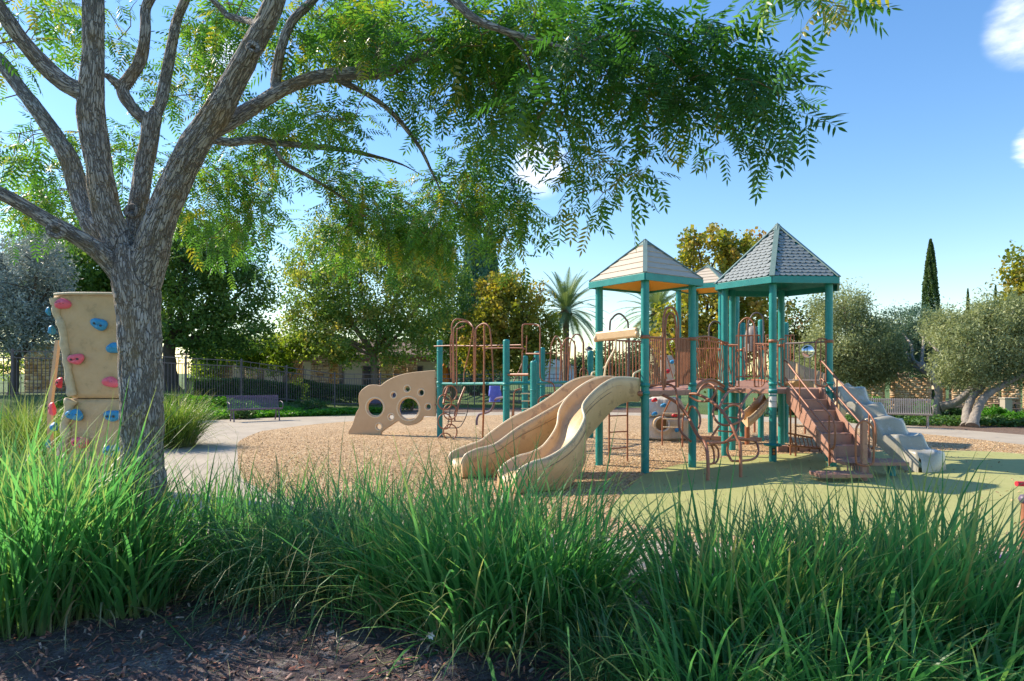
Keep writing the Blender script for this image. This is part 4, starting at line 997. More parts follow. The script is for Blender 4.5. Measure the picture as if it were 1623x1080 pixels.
# ------------------------------------------------ benches
def make_bench(mat, name='park_bench'):
    root = thing(name, 'x', 'bench', (0, 0, 0)); n = 30; W = 1.8
    prof = [(.02, .40), (.0, .44), (.06, .455), (.22, .44), (.38, .42), (.46, .44), (.50, .52), (.56, .74), (.60, .88), (.63, .90), (.645, .87)]
    c = crom([Vector((0, y, z)) for y, z in prof], 3)
    for i in range(n):
        x = -W / 2 + W * (i + .5) / n; m = MB(); rows = [[p + Vector((x - .018, 0, 0)) for p in c], [p + Vector((x + .018, 0, 0)) for p in c]]
        m.grid(rows, smooth=False); nn = len(c)
        m.grid([[p + Vector((0, .004, -.008)) for p in rows[1]], [p + Vector((0, .004, -.008)) for p in rows[0]]], smooth=False)
        m.grid([[rows[1][k], rows[1][k] + Vector((0, .004, -.008))] for k in range(nn)], smooth=False); m.grid([[rows[0][k] + Vector((0, .004, -.008)), rows[0][k]] for k in range(nn)], smooth=False)
        m.build('slat', mat, root)
    for z_, y_ in ((.43, .03), (.425, .42), (.86, .61)): m = MB(); m.tube([(-W / 2, y_, z_ - .012), (W / 2, y_, z_ - .012)], .018, 8); m.build('support_bar', mat, root)
    for s in (-1, 1):
        x = s * (W / 2 - .12)
        m = MB(); m.tube(crom([(x, .02, 0), (x, .08, .2), (x, .10, .42)], 4), .024, 8); m.tube(crom([(x, .56, 0), (x, .44, .2), (x, .42, .42)], 4), .024, 8); m.tube([(x, .10, .41), (x, .44, .41)], .02, 8); m.build('leg', mat, root)
        x = s * (W / 2 + .01)
        m = MB(); m.tube(crom([(x, .52, .66), (x, .30, .68), (x, .10, .64), (x, .03, .55), (x, .10, .44)], 5), .016, 8); m.build('armrest', mat, root)
    return root
b1 = make_bench(BENCHM); p = gr(400, 669)
b1.location = (-9.05, 23.55, .0); b1.rotation_euler = (0, 0, R(36)); tag(b1, 'purple-grey slatted bench beside the path in front of the picket fence', group='park benches')
b2 = copy_obj(b1); b2.location = (-5.6, 28.6, 0); b2.rotation_euler = (0, 0, R(10)); tag(b2, 'purple-grey bench glimpsed through the left porthole of the bubble panel', group='park benches')
b3 = make_bench(BENCHW); q = gr(1442, 679); b3.location = (q.x - .25, q.y + .15, 0); b3.rotation_euler = (0, 0, R(-28)); tag(b3, 'pale slatted bench seen beyond the grey wave climber, facing the play area', group='park benches')

# ------------------------------------------------ stone walls
def stone_mat():
    m, N, L, b = nodes_of('honey_stone'); a = N.new('ShaderNodeAttribute'); a.attribute_name = 'rnd'; v = objvec(N, L)
    c = ramp(N, L, a.outputs['Fac'], [(0, (.36, .18, .075)), (.3, (.55, .32, .14)), (.6, (.66, .45, .25)), (.85, (.70, .53, .34)), (1, (.42, .28, .18))])
    c = mixc(N, L, .25, c, ramp(N, L, noise_n(N, L, 9, 5, .6, v), [(.3, (.3, .17, .08)), (.7, (.6, .48, .34))])); L.new(c, b.inputs['Base Color']); b.inputs['Roughness'].default_value = .9
    bump(N, L, b, noise_n(N, L, 30, 5, .6, v), .6, .02); return m
STONE = stone_mat(); MORTAR = simple('mortar', (.22, .16, .11), (.17, .12, .08), 20, .95)
def stone_block(cx, cy, w, d, z0, z1, rz, parent, name='pillar', cap=True, course=.16, length=.34):
    """core with irregular stones proud of it on the four faces"""
    M_ = Matrix.Translation((cx, cy, 0)) @ Matrix.Rotation(rz, 4, 'Z'); m = MB(); m.box((0, 0, (z0 + z1) / 2), (w - .03, d - .03, z1 - z0)); m.v = [tuple(M_ @ Vector(v)) for v in m.v]
    core = m.build(name, MORTAR, parent); V = []; Fq = []; Rn = []
    rg_ = random.Random(int(cx * 31 + cy * 7))
    for (ox, oy, ux, uy, Wd) in ((0, -d / 2, 1, 0, w), (w / 2, 0, 0, 1, d), (0, d / 2, -1, 0, w), (-w / 2, 0, 0, -1, d)):
        z = z0
        while z < z1 - .04:
            h = min(course * rg_.uniform(.55, 1.25), z1 - z); x = -Wd / 2
            while x < Wd / 2 - .02:
                l = min(length * rg_.uniform(.4, 1.3), Wd / 2 - x)
                if Wd / 2 - x - l < .08: l = Wd / 2 - x
                pr = rg_.uniform(.0, .035); g_ = .008; o_ = len(V); nx, ny = uy, -ux
                for (a, c, e) in ((g_, g_, -.02), (l - g_, g_, -.02), (l - g_, h - g_, -.02), (g_, h - g_, -.02), (g_ * 2, g_ * 2, pr), (l - g_ * 2, g_ * 2, pr), (l - g_ * 2, h - g_ * 2, pr), (g_ * 2, h - g_ * 2, pr)):
                    e2 = e + (rg_.uniform(-.006, .006) if e > -.02 else 0)
                    V.append(tuple(M_ @ Vector((ox + ux * (x + a) + nx * e2, oy + uy * (x + a) + ny * e2, z + c))))
                Fq += [[o_ + 4, o_ + 5, o_ + 6, o_ + 7], [o_, o_ + 1, o_ + 5, o_ + 4], [o_ + 1, o_ + 2, o_ + 6, o_ + 5], [o_ + 2, o_ + 3, o_ + 7, o_ + 6], [o_ + 3, o_, o_ + 4, o_ + 7]]
                Rn += [rg_.random()] * 8; x += l
            z += h
    np_mesh('stonework', np.array(V), np.array(Fq), STONE, core, Rn, kind='stuff')
    if cap: m = MB(); m.box((0, 0, z1 + .035), (w + .1, d + .1, .07)); m.v = [tuple(M_ @ Vector(v)) for v in m.v]; m.build('cap', STUCCO, core)
    return core
# left pergola behind the fence
PG = thing('pergola', 'stone pillared pergola with brown beams beyond the left part of the fence', 'pergola', (-9, 43, 0))
pill = []
for px, D, w in ((353, 40, .95), (468, 44, .9), (508, 38, .95), (524, 41, .9), (612, 42, .8), (634, 46, .85), (653, 50, .7), (398, 52, .7)):
    q = at(px, 0, D); stone_block(q.x, q.y, w, w, -.05 + gz(q.x, q.y), 2.55, R(12), PG); pill.append(q)
for a, b, z, D in ((330, 545, 2.68, 41), (600, 700, 2.72, 46), (430, 700, 2.7, 49)):
    A_, B_ = at(a, 0, D), at(b, 0, D); m = MB(); m.beam((A_.x, A_.y, z), (B_.x, B_.y + 1, z), .16, .26); m.build('beam', TRIM, PG)
for i in range(26):
    q = at(330 + i * 14.6, 0, 41 + i * .25); m = MB(); m.beam((q.x, q.y - 1.4, 2.9), (q.x + .3, q.y + 7, 2.9), .07, .16); m.build('rafter', TRIM, PG)
# pale building and glazing behind the pergola
BL = thing('clubhouse', 'pale low building with dark windows behind the left pergola', 'building', (-14, 62, 0))
m = MB(); m.box((-16, 64, 1.7), (26, 8, 3.5)); m.build('wall', STUCCO, BL)
for i in range(7):
    x = -27 + i * 3.6; m = MB(); m.box((x, 59.98, 1.5), (1.9, .08, 1.8)); w_ = m.build('window', TRIM, BL); m = MB(); m.box((x, 59.93, 1.5), (1.7, .06, 1.6)); m.build('pane', GLASS, w_)
m = MB(); rr_ = [(-30, 58.6, 3.35), (-2.2, 58.6, 3.35), (-2.2, 69.4, 3.35), (-30, 69.4, 3.35), (-26, 64, 4.9), (-6, 64, 4.9)]; m.add(rr_, [(0, 1, 5, 4), (1, 2, 5), (2, 3, 4, 5), (3, 0, 4)]); m.build('roof', TRIM, BL)
BW = thing('white_building', 'small white gabled house glimpsed far behind the climbing frame', 'house', (at(878, 0, 85).x, 86, 0))
q = at(878, 0, 85); m = MB(); m.box((q.x, 88, 1.2), (5.2, 5, 2.5)); m.prism([(q.x - 2.9, 85.2, 2.45), (q.x + 2.9, 85.2, 2.45), (q.x - .6, 85.2, 3.9)], (0, 5.6, 0)); m.build('wall', simple('white_wall', (.62, .62, .68), None, 3, .8), BW)
m = MB(); m.beam((q.x - 3.1, 88, 2.5), (q.x - .6, 88, 4.0), 6, .08, up=(0, 0, 1)); m.beam((q.x - .6, 88, 4.0), (q.x + 3.1, 88, 2.5), 6, .08); m.build('roof', simple('grey_roof', (.2, .19, .22), None, 3, .8), BW)
# grey block left edge
GB = thing('service_block', 'grey stone service block behind the far left of the fence', 'building', (-22, 31, 0)); q = at(76, 0, 31)
stone_block(q.x, 31, 1.1, 1.6, .6, 3.0, R(5), GB)

# right pavilion on lower ground
PV = thing('stone_pavilion', 'honey stone pavilion walls with arched opening and timber trellis behind the olive trees', 'pavilion', (32, 46, -.9))
ZB = -1.0; rzP = R(-38)
def pb(px0, px1, D, dep, ztop, name='wall', rz=rzP, cap=False):
    a, b = at(px0, 0, D), at(px1, 0, D); w = (b.x - a.x) / (math.cos(rz)) ; 
    return stone_block((a.x + b.x) / 2, D + dep / 2, w * .86, dep, ZB, ztop, rz, PV, name, cap, .14, .36)
pb(1379, 1403, 46, .8, 1.42, 'pillar', cap=True); pb(1419, 1433, 47, .8, 1.42, 'pillar', cap=True); pb(1433, 1476, 45, 1.0, 1.42); pb(1496, 1503, 49, .8, 1.5, 'pillar'); pb(1512, 1522, 47.5, .8, 1.55, 'pillar')
pb(1527, 1583, 41, 1.0, 1.30); pb(1601, 1622, 41, .9, 1.30, 'pillar', cap=True); pb(1640, 1690, 41, .9, 1.3)
m = MB(); q = at(1508, 0, 48); nA = 12
ro = [Vector((q.x + 1.3 * math.cos(math.pi * i / nA), 47.7, .55 + .75 * math.sin(math.pi * i / nA))) for i in range(nA + 1)]; ri = [Vector((q.x + .95 * math.cos(math.pi * i / nA), 47.7, .5 + .55 * math.sin(math.pi * i / nA))) for i in range(nA + 1)]
m.grid([ro, ri], smooth=False); m.grid([[p + Vector((0, .6, 0)) for p in ri], [p + Vector((0, .6, 0)) for p in ro]], smooth=False); m.grid([[p + Vector((0, .6, 0)) for p in ro], ro], smooth=False); m.grid([ri, [p + Vector((0, .6, 0)) for p in ri]], smooth=False); m.build('arch', STUCCO, PV)
for a, b, D, z in ((1350, 1440, 46.4, 1.52), (1350, 1440, 44.6, 1.52), (1490, 1625, 43, 1.5)):
    A_, B_ = at(a, 0, D), at(b, 0, D); m = MB(); m.beam((A_.x, A_.y, z), (B_.x, B_.y, z), .14, .2); m.build('beam', TRIM, PV)
for i in range(9):
    q = at(1350 + i * 12, 0, 44.3); m = MB(); m.beam((q.x, q.y - .6, 1.68), (q.x + 1.5, q.y + 3.6, 1.68), .08, .14); m.build('rafter', TRIM, PV)
q = at(1593, 0, 45.5); m = MB(); m.box((q.x, q.y, .1), (1.2, .1, 2.2)); dr = m.build('door_frame', simple('olive_door_frame', (.25, .28, .12), None, 3, .6), PV); m = MB(); m.box((q.x - .05, q.y - .06, .4), (.55, .04, 1.2)); m.build('red_panel', simple('dark_red_panel', (.25, .03, .02), None, 3, .6), dr)
# picnic table, litter pillar
def picnic(name, label, px, D, zb, group=None):
    q = at(px, 0, D); t = thing(name, label, 'table', (q.x, D, zb), R(12), 'picnic tables at the pavilion')
    m = MB(); m.box((0, 0, .74), (1.7, .75, .05)); m.build('tabletop', TRIM, t, world=False, bevel=.01)
    for s in (-1, 1):
        m = MB(); m.box((0, s * .65, .44), (1.7, .26, .045)); m.build('seat', TRIM, t, world=False); m = MB(); m.beam((s * .6, -.6, .42), (s * .6, .6, .42), .06, .06); m.beam((s * .6, -.3, 0), (s * .6, -.1, .72), .06, .06); m.beam((s * .6, .3, 0), (s * .6, .1, .72), .06, .06); m.build('leg', BLACK, t, world=False)
picnic('picnic_table', 'dark picnic table in front of the arched pavilion opening, between olive trunks', 1512, 42, -.85)
picnic('picnic_table', 'dark picnic table between the right wall and the rightmost stone pillar', 1593, 40, -.85)
q = at(1594.5, 0, 37.5); t = thing('litter_pillar', 'pale concrete bollard standing before the pavilion near the right edge', 'bollard', (q.x, q.y, -.75)); m = MB(); m.box((0, 0, .5), (.42, .42, 1.0)); m.build('column', CONC, t, world=False, bevel=.02); m = MB(); m.box((.15, 0, 1.04), (.8, .5, .07)); m.build('top', CONC, t, world=False, bevel=.01)
# orange parasol, closed
q = at(704, 0, 44); UM = thing('closed_parasol', 'closed orange parasol standing beyond the fence left of the tallest hoops', 'parasol', (q.x, q.y, 0))
m = MB(); rows = []
for i in range(10):
    t = i / 9; rows.append([Vector((q.x + (.03 + .36 * t ** .7) * (1 + .22 * math.cos(a * 6)) * math.cos(a), q.y + (.03 + .36 * t ** .7) * (1 + .22 * math.cos(a * 6)) * math.sin(a), 2.35 - 1.25 * t)) for a in np.linspace(0, 2 * math.pi, 24, endpoint=False)])
m.grid(rows, True); m.build('canopy', ORANGEC, UM); m = MB(); m.cyl((q.x, q.y, 0), (q.x, q.y, 2.45), .03); m.build('pole', TRIM, UM); m = MB(); m.cyl((q.x, q.y, 0), (q.x, q.y, .08), .3); m.build('base', CONC, UM)
# lamp post
q = at(933.5, 0, 33); LP = thing('lamp_post', 'black lamp post with white lantern between the hoops and tower post', 'street lamp', (q.x, q.y, 0))
m = MB(); m.lathe([(.16, 0), (.16, .12), (.1, .2), (.07, .5), (.06, 2.4), (.08, 2.45), (.12, 2.5), (.09, 2.55)], (q.x, q.y, 0), 14); m.build('pole', BLACK, LP)
m = MB(); m.lathe([(.085, 2.55), (.16, 2.88)], (q.x, q.y, 0), 8); lt = m.build('lantern', WHITE, LP); m = MB(); m.lathe([(.2, 2.88), (.2, 2.92), (.09, 3.02), (.02, 3.05), (.02, 3.2), (.001, 3.25)], (q.x, q.y, 0), 8); m.build('finial_cap', BLACK, lt)
# low cabinet / car beyond the left fence
def far_car(px, D, label, s=1):
    q = at(px, 0, D); t = thing('parked_car', label, 'car', (q.x, D, gz(q.x, D)), R(8)); m = MB()
    sec = [(-2.1, .35, .75), (-2.0, .3, .85), (-1.2, .3, .95), (-.7, .3, 1.35), (.6, .3, 1.42), (1.2, .3, 1.0), (2.0, .3, .88), (2.15, .38, .6)]
    rows = [[Vector((x, -.8, z0)), Vector((x, -.85, .7)), Vector((x, -.7, z1)), Vector((x, .7, z1)), Vector((x, .85, .7)), Vector((x, .8, z0))] for x, z0, z1 in sec]
    m.grid(rows, True); m.build('body', CARM, t, world=False)
    m = MB(); m.add([(-.95, -.79, .98), (-.6, -.74, 1.3), (.5, -.74, 1.36), (1.0, -.79, 1.0)], [(0, 3, 2, 1)]); m.build('side_window', GLASS, t, world=False)
    for x in (-1.35, 1.35):
        for y in (-.8, .8): m = MB(); m.cyl((x, y - .1, .32), (x, y + .1, .32), .32, 16); m.build('wheel', BLACK, t, world=False)
#far_car(316, 46, 'pale grey car parked beyond the hedge, left of the first stone pillar')
#far_car(560, 52, 'pale grey car parked beyond the pergola, behind the young tree trunk')
# pale boulder
q = gr(1357, 664); m = MB(); rows = []
for i in range(9):
    ph = i / 8 * math.pi / 2; rows.append([Vector((q.x + .42 * math.cos(ph) * math.cos(a) * (1 + .15 * math.sin(3 * a)), q.y + .3 * math.cos(ph) * math.sin(a), .34 * math.sin(ph) - .02)) for a in np.linspace(0, 2 * math.pi, 18, endpoint=False)])
m.grid(rows, True); o = m.build('boulder', simple('beige_rock', (.5, .36, .25), (.42, .3, .2), 5, .9, bmp=.6, bscale=12, bdist=.03)); tag(o, 'beige boulder at the path seen between stairs and wave climber', 'boulder')
# ------------------------------------------------ leaf clouds
def rand_rot(n, up=0.0, rng=RNG):
    nrm = rng.normal(size=(n, 3)); nrm[:, 2] += up; nrm /= np.linalg.norm(nrm, axis=1)[:, None]
    t = rng.normal(size=(n, 3)); t -= nrm * (t * nrm).sum(1)[:, None]; t /= np.linalg.norm(t, axis=1)[:, None]
    return t, np.cross(nrm, t), nrm
def leaf_cloud(name, P_, size, mat, parent, aspect=.5, up=.3, rnd=None, kind='stuff', rng=RNG, droop=0):
    n = len(P_); t, b, nr = rand_rot(n, up, rng)
    if droop: t[:, 2] -= droop; t /= np.linalg.norm(t, axis=1)[:, None]; b = np.cross(nr, t); b /= np.linalg.norm(b, axis=1)[:, None] + 1e-9
    s = (size * rng.uniform(.65, 1.35, n))[:, None]
    v0 = P_ - t * s * .5; v1 = P_ + b * s * aspect * .5 + nr * s * .06; v2 = P_ + t * s * .5; v3 = P_ - b * s * aspect * .5 + nr * s * .06
    V = np.stack([v0, v1, v2, v3], 1).reshape(-1, 3); Fq = np.arange(4 * n).reshape(-1, 4)
    r = rng.random(n) if rnd is None else rnd
    return np_mesh(name, V, Fq, mat, parent, np.repeat(r, 4), kind=kind)
def crown_points(lobes, n, clump_r, per, rng=RNG, shell=.55, squash=.8):
    """lobes [(cx,cy,cz,rx,ry,rz)], returns leaf points and clump centres"""
    vol = np.array([l[3] * l[4] * l[5] for l in lobes]) ** .67; cnt = np.maximum(1, (n * vol / vol.sum()).astype(int)); C = []
    for l, k in zip(lobes, cnt):
        d = rng.normal(size=(k, 3)); d /= np.linalg.norm(d, axis=1)[:, None]; r = rng.uniform(shell ** 3, 1, k) ** (1 / 3); r *= 1 + .14 * np.clip(rng.normal(size=k), -2, 1.6)
        C.append(np.array(l[:3]) + d * r[:, None] * np.array(l[3:]))
    C = np.concatenate(C); m = len(C); k = per
    cr = clump_r * rng.uniform(.6, 1.4, m)
    off = np.clip(rng.normal(size=(m, k, 3)), -1.9, 1.9) * .55; off[:, :, 2] *= squash
    Pt = C[:, None, :] + off * cr[:, None, None]; val = np.repeat(rng.random(m)[:, None], k, 1) * .75 + rng.random((m, k)) * .25
    return Pt.reshape(-1, 3), val.reshape(-1), C
BARK2 = simple('grey_brown_bark', (.16, .115, .08), (.24, .18, .13), 8, .95, bmp=.8, bscale=18, bdist=.04, stretch=(1, 1, .35))
BARKO = simple('olive_bark', (.20, .17, .14), (.34, .30, .25), 6, .95, bmp=.9, bscale=14, bdist=.05, stretch=(1, 1, .4))
BARKD = simple('dark_bark', (.055, .045, .04), (.09, .075, .06), 8, .95, bmp=.6, bscale=18, bdist=.03)
def wob(a, b, n, amp, rg_):
    a, b = Vector(a), Vector(b); return [a.lerp(b, i / n) + Vector((rg_.uniform(-1, 1), rg_.uniform(-1, 1), rg_.uniform(-.5, .5))) * (amp if 0 < i < n else 0) for i in range(n + 1)]
def tree(name, label, base, trunk_top, r0, lobes, leafmat, barkmat, n, clump, per, leaf, aspect=.55, limbs=6, seed=1, group=None, cat='tree', stems=None, up=.3, shell=.55, twigs=40, droop=0, squash=.8):
    rg_ = random.Random(seed); rng = np.random.default_rng(seed); t = thing(name, label, cat, base, 0, group); base = Vector(base); tt = Vector(trunk_top)
    m = MB()
    for st_ in (stems or [[base - Vector((0, 0, .1)), base.lerp(tt, .5) + Vector((rg_.uniform(-.1, .1), 0, 0)), tt]]):
        c = crom(st_, 7); k = len(c); rs = [r0 * (1.35 - .35 * min(1, i / k * 6)) * (1 - .42 * i / k) * (1 + .09 * math.sin(i * 1.7)) for i in range(k)]; m.tube(c, rs, 14)
    m.build('trunk', barkmat, t)
    Pt, val, C = crown_points(lobes, n, clump, per, rng, shell, squash)
    tops = [Vector(s[-1]) for s in stems] if stems else [tt]
    ends = [Vector(l[:3]) for l in lobes]; nodes = []
    for i in range(limbs):
        e = ends[i % len(ends)] + Vector((rg_.uniform(-1, 1), rg_.uniform(-1, 1), rg_.uniform(-.3, .8))) * lobes[i % len(lobes)][3] * .5
        s = min(tops, key=lambda q: (q - e).length); c = crom(wob(s - Vector((0, 0, .05)), e, 4, (e - s).length * .07, rg_), 3)
        o = MB().tube(c, [r0 * .45 * (1 - .8 * j / len(c)) + .008 for j in range(len(c))], 8).build('limb', barkmat, t); nodes += c
    m = MB()
    for j in rng.choice(len(C), min(twigs, len(C)), replace=False):
        e = Vector(C[j]); s = min(nodes or tops, key=lambda q: (q - e).length_squared); m.tube(wob(s, e, 3, .06, rg_), [r0 * .09 + .006, r0 * .07 + .005, r0 * .05 + .004, .004], 5)
    if m.v: m.build('twigs', barkmat, t, kind='stuff')
    leaf_cloud('crown', Pt, leaf, leafmat, t, aspect, up, val, rng=rng, droop=droop)
    return t
def L(px, py, D, rpx, rpy, rd=None):
    q = at(px, py, D); k = D / F_PX; return (q.x, q.y, q.z, rpx * k, (rd or (rpx + rpy) / 2 * k), rpy * k)
G = lambda px, D: (at(px, 0, D).x, D, gz(at(px, 0, D).x, D) - .04)
F_DARK = foliage_mat('dark_oak_leaves', [(0, (0.039, 0.105, 0.039)), (.4, (0.088, 0.194, 0.056)), (.75, (0.176, 0.299, 0.070)), (1, (0.351, 0.439, 0.088))], .38, .45)
F_MIX = foliage_mat('mottled_leaves', [(0, (0.078, 0.172, 0.055)), (.35, (0.156, 0.281, 0.078)), (.6, (0.281, 0.374, 0.086)), (.8, (0.437, 0.374, 0.140)), (1, (0.593, 0.562, 0.109))], .42, .5, .9)
F_SYC = foliage_mat('autumn_sycamore_leaves', [(0, (.08, .125, .025)), (.35, (.19, .235, .04)), (.6, (.38, .345, .065)), (.82, (.43, .29, .09)), (1, (.28, .14, .05))], .4, .5, 1.0)
F_OLV = foliage_mat('olive_leaves', [(0, (0.124, 0.173, 0.076)), (.4, (0.248, 0.296, 0.138)), (.75, (0.400, 0.442, 0.214)), (1, (0.552, 0.565, 0.304))], .3, .45, 1.0, (1.1, 1.1, .8))
F_OLD = foliage_mat('dark_olive_leaves', [(0, (0.051, 0.118, 0.094)), (.5, (0.111, 0.203, 0.135)), (1, (0.270, 0.355, 0.186))], .2, .45, 1.0, (1.1, 1.1, .8))
F_SIL = foliage_mat('silver_leaves', [(0, (0.099, 0.138, 0.132)), (.4, (0.253, 0.308, 0.286)), (.75, (0.418, 0.473, 0.440)), (1, (0.550, 0.605, 0.550))], .2, .4, .7, (1, 1, .9))
F_CYP = foliage_mat('cypress_leaves', [(0, (0.018, 0.048, 0.018)), (.5, (0.048, 0.102, 0.024)), (1, (0.120, 0.180, 0.036))], .2, .6, 1.2)
F_CYG = foliage_mat('weeping_cypress_leaves', [(0, (0.034, 0.101, 0.075)), (.5, (0.085, 0.203, 0.135)), (1, (0.203, 0.338, 0.203))], .2, .6, 1.2)
F_VINE = foliage_mat('vine_leaves', [(0, (0.072, 0.144, 0.029)), (.5, (0.173, 0.288, 0.036)), (1, (0.432, 0.518, 0.072))], .45, .5, 1.2)
F_HEDGE = foliage_mat('hedge_leaves', [(0, (0.030, 0.075, 0.020)), (.5, (0.065, 0.150, 0.035)), (1, (0.140, 0.250, 0.055))], .25, .5, 2)
F_PALM = foliage_mat('palm_leaflets', [(0, (.10, .17, .08)), (.5, (.18, .27, .13)), (1, (.32, .38, .2))], .2, .5, 1)
F_GC = foliage_mat('ground_cover_leaves', [(0, (0.050, 0.180, 0.015)), (.5, (0.090, 0.300, 0.030)), (1, (0.180, 0.420, 0.050))], .35, .5, 2)

tree('oak_tree', 'large dark green tree right of the big trunk, its own trunk hidden behind the fence', G(272, 33), at(268, 545, 33), .42,
     [L(300, 440, 33, 75, 75), L(370, 450, 34, 62, 70), L(330, 380, 34, 60, 45), L(255, 400, 33, 60, 60), L(390, 520, 34, 45, 40), L(300, 520, 33, 60, 40), L(345, 555, 36, 60, 22)], F_DARK, BARKD, 470, .60, 80, .18, limbs=9, seed=3)
tree('oak_tree', 'dark tree between the silver tree and the big trunk', G(140, 36), at(140, 540, 36), .35, [L(150, 440, 36, 70, 85), L(90, 400, 37, 60, 60), L(60, 470, 38, 60, 60), L(180, 500, 36, 50, 60)], F_DARK, BARKD, 380, .7, 80, .22, limbs=6, seed=4)
tree('silver_tree', 'silvery grey-green bushy tree at the far left edge', G(20, 27), at(25, 570, 27), .2, [L(10, 470, 27, 85, 85), L(55, 430, 27, 50, 55), L(20, 520, 27, 95, 45), L(-60, 450, 27, 80, 90), L(80, 490, 27.5, 40, 50)], F_SIL, BARKD, 620, .42, 85, .15, .30, limbs=7, seed=5, up=.1, squash=1.2)
tree('mottled_tree', 'broad rounded green and bronze tree behind the bubble panel, pale trunk', G(591, 37), at(592, 560, 37), .24,
     [L(590, 455, 37, 95, 70), L(520, 470, 37, 70, 60), L(660, 470, 37, 65, 75), L(560, 530, 36.5, 85, 45), L(640, 540, 37, 60, 40), L(500, 420, 38, 50, 40), L(480, 500, 37, 40, 40), L(610, 400, 38, 80, 40), L(520, 380, 39, 40, 30)], F_MIX, BARK2, 620, .62, 75, .17, limbs=10, seed=6, twigs=60)
tree('green_tree', 'fresh green tree with drooping foliage between the bronze tree and the autumn tree', G(720, 44), at(715, 560, 44), .25, [L(700, 480, 43, 55, 90), L(735, 530, 43, 40, 50), L(690, 410, 44, 40, 50)], F_DARK, BARK2, 240, .7, 70, .2, seed=7)
tree('sycamore_tree', 'yellow-bronze autumn tree behind the hoop arches', G(800, 40), at(800, 570, 40), .2, [L(810, 500, 40, 62, 60), L(770, 540, 40, 45, 50), L(850, 520, 40, 36, 55), L(820, 560, 40, 60, 30), L(790, 465, 40, 35, 35)], F_SYC, BARKD, 300, .5, 60, .19, .8, limbs=10, seed=8, twigs=60)
tree('sycamore_tree', 'tall yellow autumn tree rising between the two front roofs', G(1130, 31), at(1130, 560, 31), .2, [L(1095, 405, 31, 28, 30), L(1135, 420, 31, 40, 50), L(1175, 415, 31, 30, 40), L(1130, 500, 31, 65, 55), L(1060, 540, 31, 30, 55), L(1115, 570, 31, 60, 40), L(1140, 375, 31, 12, 35), L(1195, 385, 32, 15, 22), L(1185, 500, 31, 50, 60)], F_SYC, BARKD, 330, .38, 42, .2, .8, limbs=14, seed=9, twigs=80, squash=1.3)
tree('sycamore_tree', 'thin green and orange tree behind the shingled tower', G(1255, 33), at(1255, 570, 33), .16, [L(1255, 520, 33, 50, 45), L(1270, 560, 33, 40, 35)], foliage_mat('green_orange_leaves', [(0, (0.040, 0.080, 0.020)), (.6, (0.100, 0.140, 0.030)), (.85, (0.350, 0.150, 0.030)), (1, (0.450, 0.160, 0.030))], .35), BARKD, 90, .5, 45, .16, .7, seed=10)
tree('sycamore_tree', 'golden autumn tree cut by the right edge above the olives', G(1640, 34), at(1640, 560, 34), .2, [L(1632, 450, 34, 32, 55), L(1650, 520, 34, 40, 50), L(1600, 480, 34, 16, 14)], F_SYC, BARKD, 150, .5, 45, .2, .8, seed=11)
tree('olive_tree', 'large grey-green olive just right of the shingled tower', G(1352, 27), at(1352, 590, 27), .16,
     [L(1345, 540, 27, 62, 55), L(1330, 490, 27, 42, 30), L(1390, 560, 27, 45, 50), L(1300, 570, 27, 34, 45), L(1350, 590, 27, 60, 22)], F_OLV, BARKO, 520, .36, 75, .13, .32, limbs=9, seed=12, up=.1, group='olive trees', squash=1.1)
tree('olive_tree', 'dark leaved olive with twisted trunk between two paler olives', G(1484, 29), at(1488, 600, 29), .16,
     [L(1445, 560, 29, 45, 40), L(1485, 570, 29, 42, 35), L(1420, 530, 30, 45, 40), L(1465, 520, 29, 40, 35), L(1525, 595, 29, 30, 22)], F_OLD, BARKO, 360, .36, 70, .12, .3, limbs=8, seed=13, group='olive trees', up=.1,
     stems=[[at(1486, 668, 24.5), at(1484, 650, 24.5), at(1488, 625, 24.6), at(1483, 605, 24.7), at(1478, 590, 25)], [at(1490, 645, 24.5), at(1515, 638, 24.3), at(1545, 612, 24.2), at(1556, 595, 24.2)]])
tree('olive_tree', 'pale olive nearest the right edge with forked leaning trunk', gr(1537, 676), at(1556, 612, 22.4), .145,
     [L(1560, 540, 22.5, 65, 50), L(1610, 560, 22.5, 55, 55), L(1520, 560, 22, 45, 45), L(1590, 500, 22.5, 50, 32), L(1540, 590, 22, 55, 22), L(1660, 540, 23, 60, 60), L(1500, 520, 23, 35, 25)], F_OLV, BARKO, 640, .32, 75, .115, .32, limbs=11, seed=14, group='olive trees', up=.1, squash=1.1,
     stems=[[gr(1533, 676), at(1532, 655, 21.6), at(1541, 630, 21.9), at(1556, 612, 22.2), at(1553, 590, 22.4)], [gr(1541, 677), at(1549, 650, 21.4), at(1563, 628, 21.6), at(1590, 610, 21.9), at(1630, 590, 22.2)]])
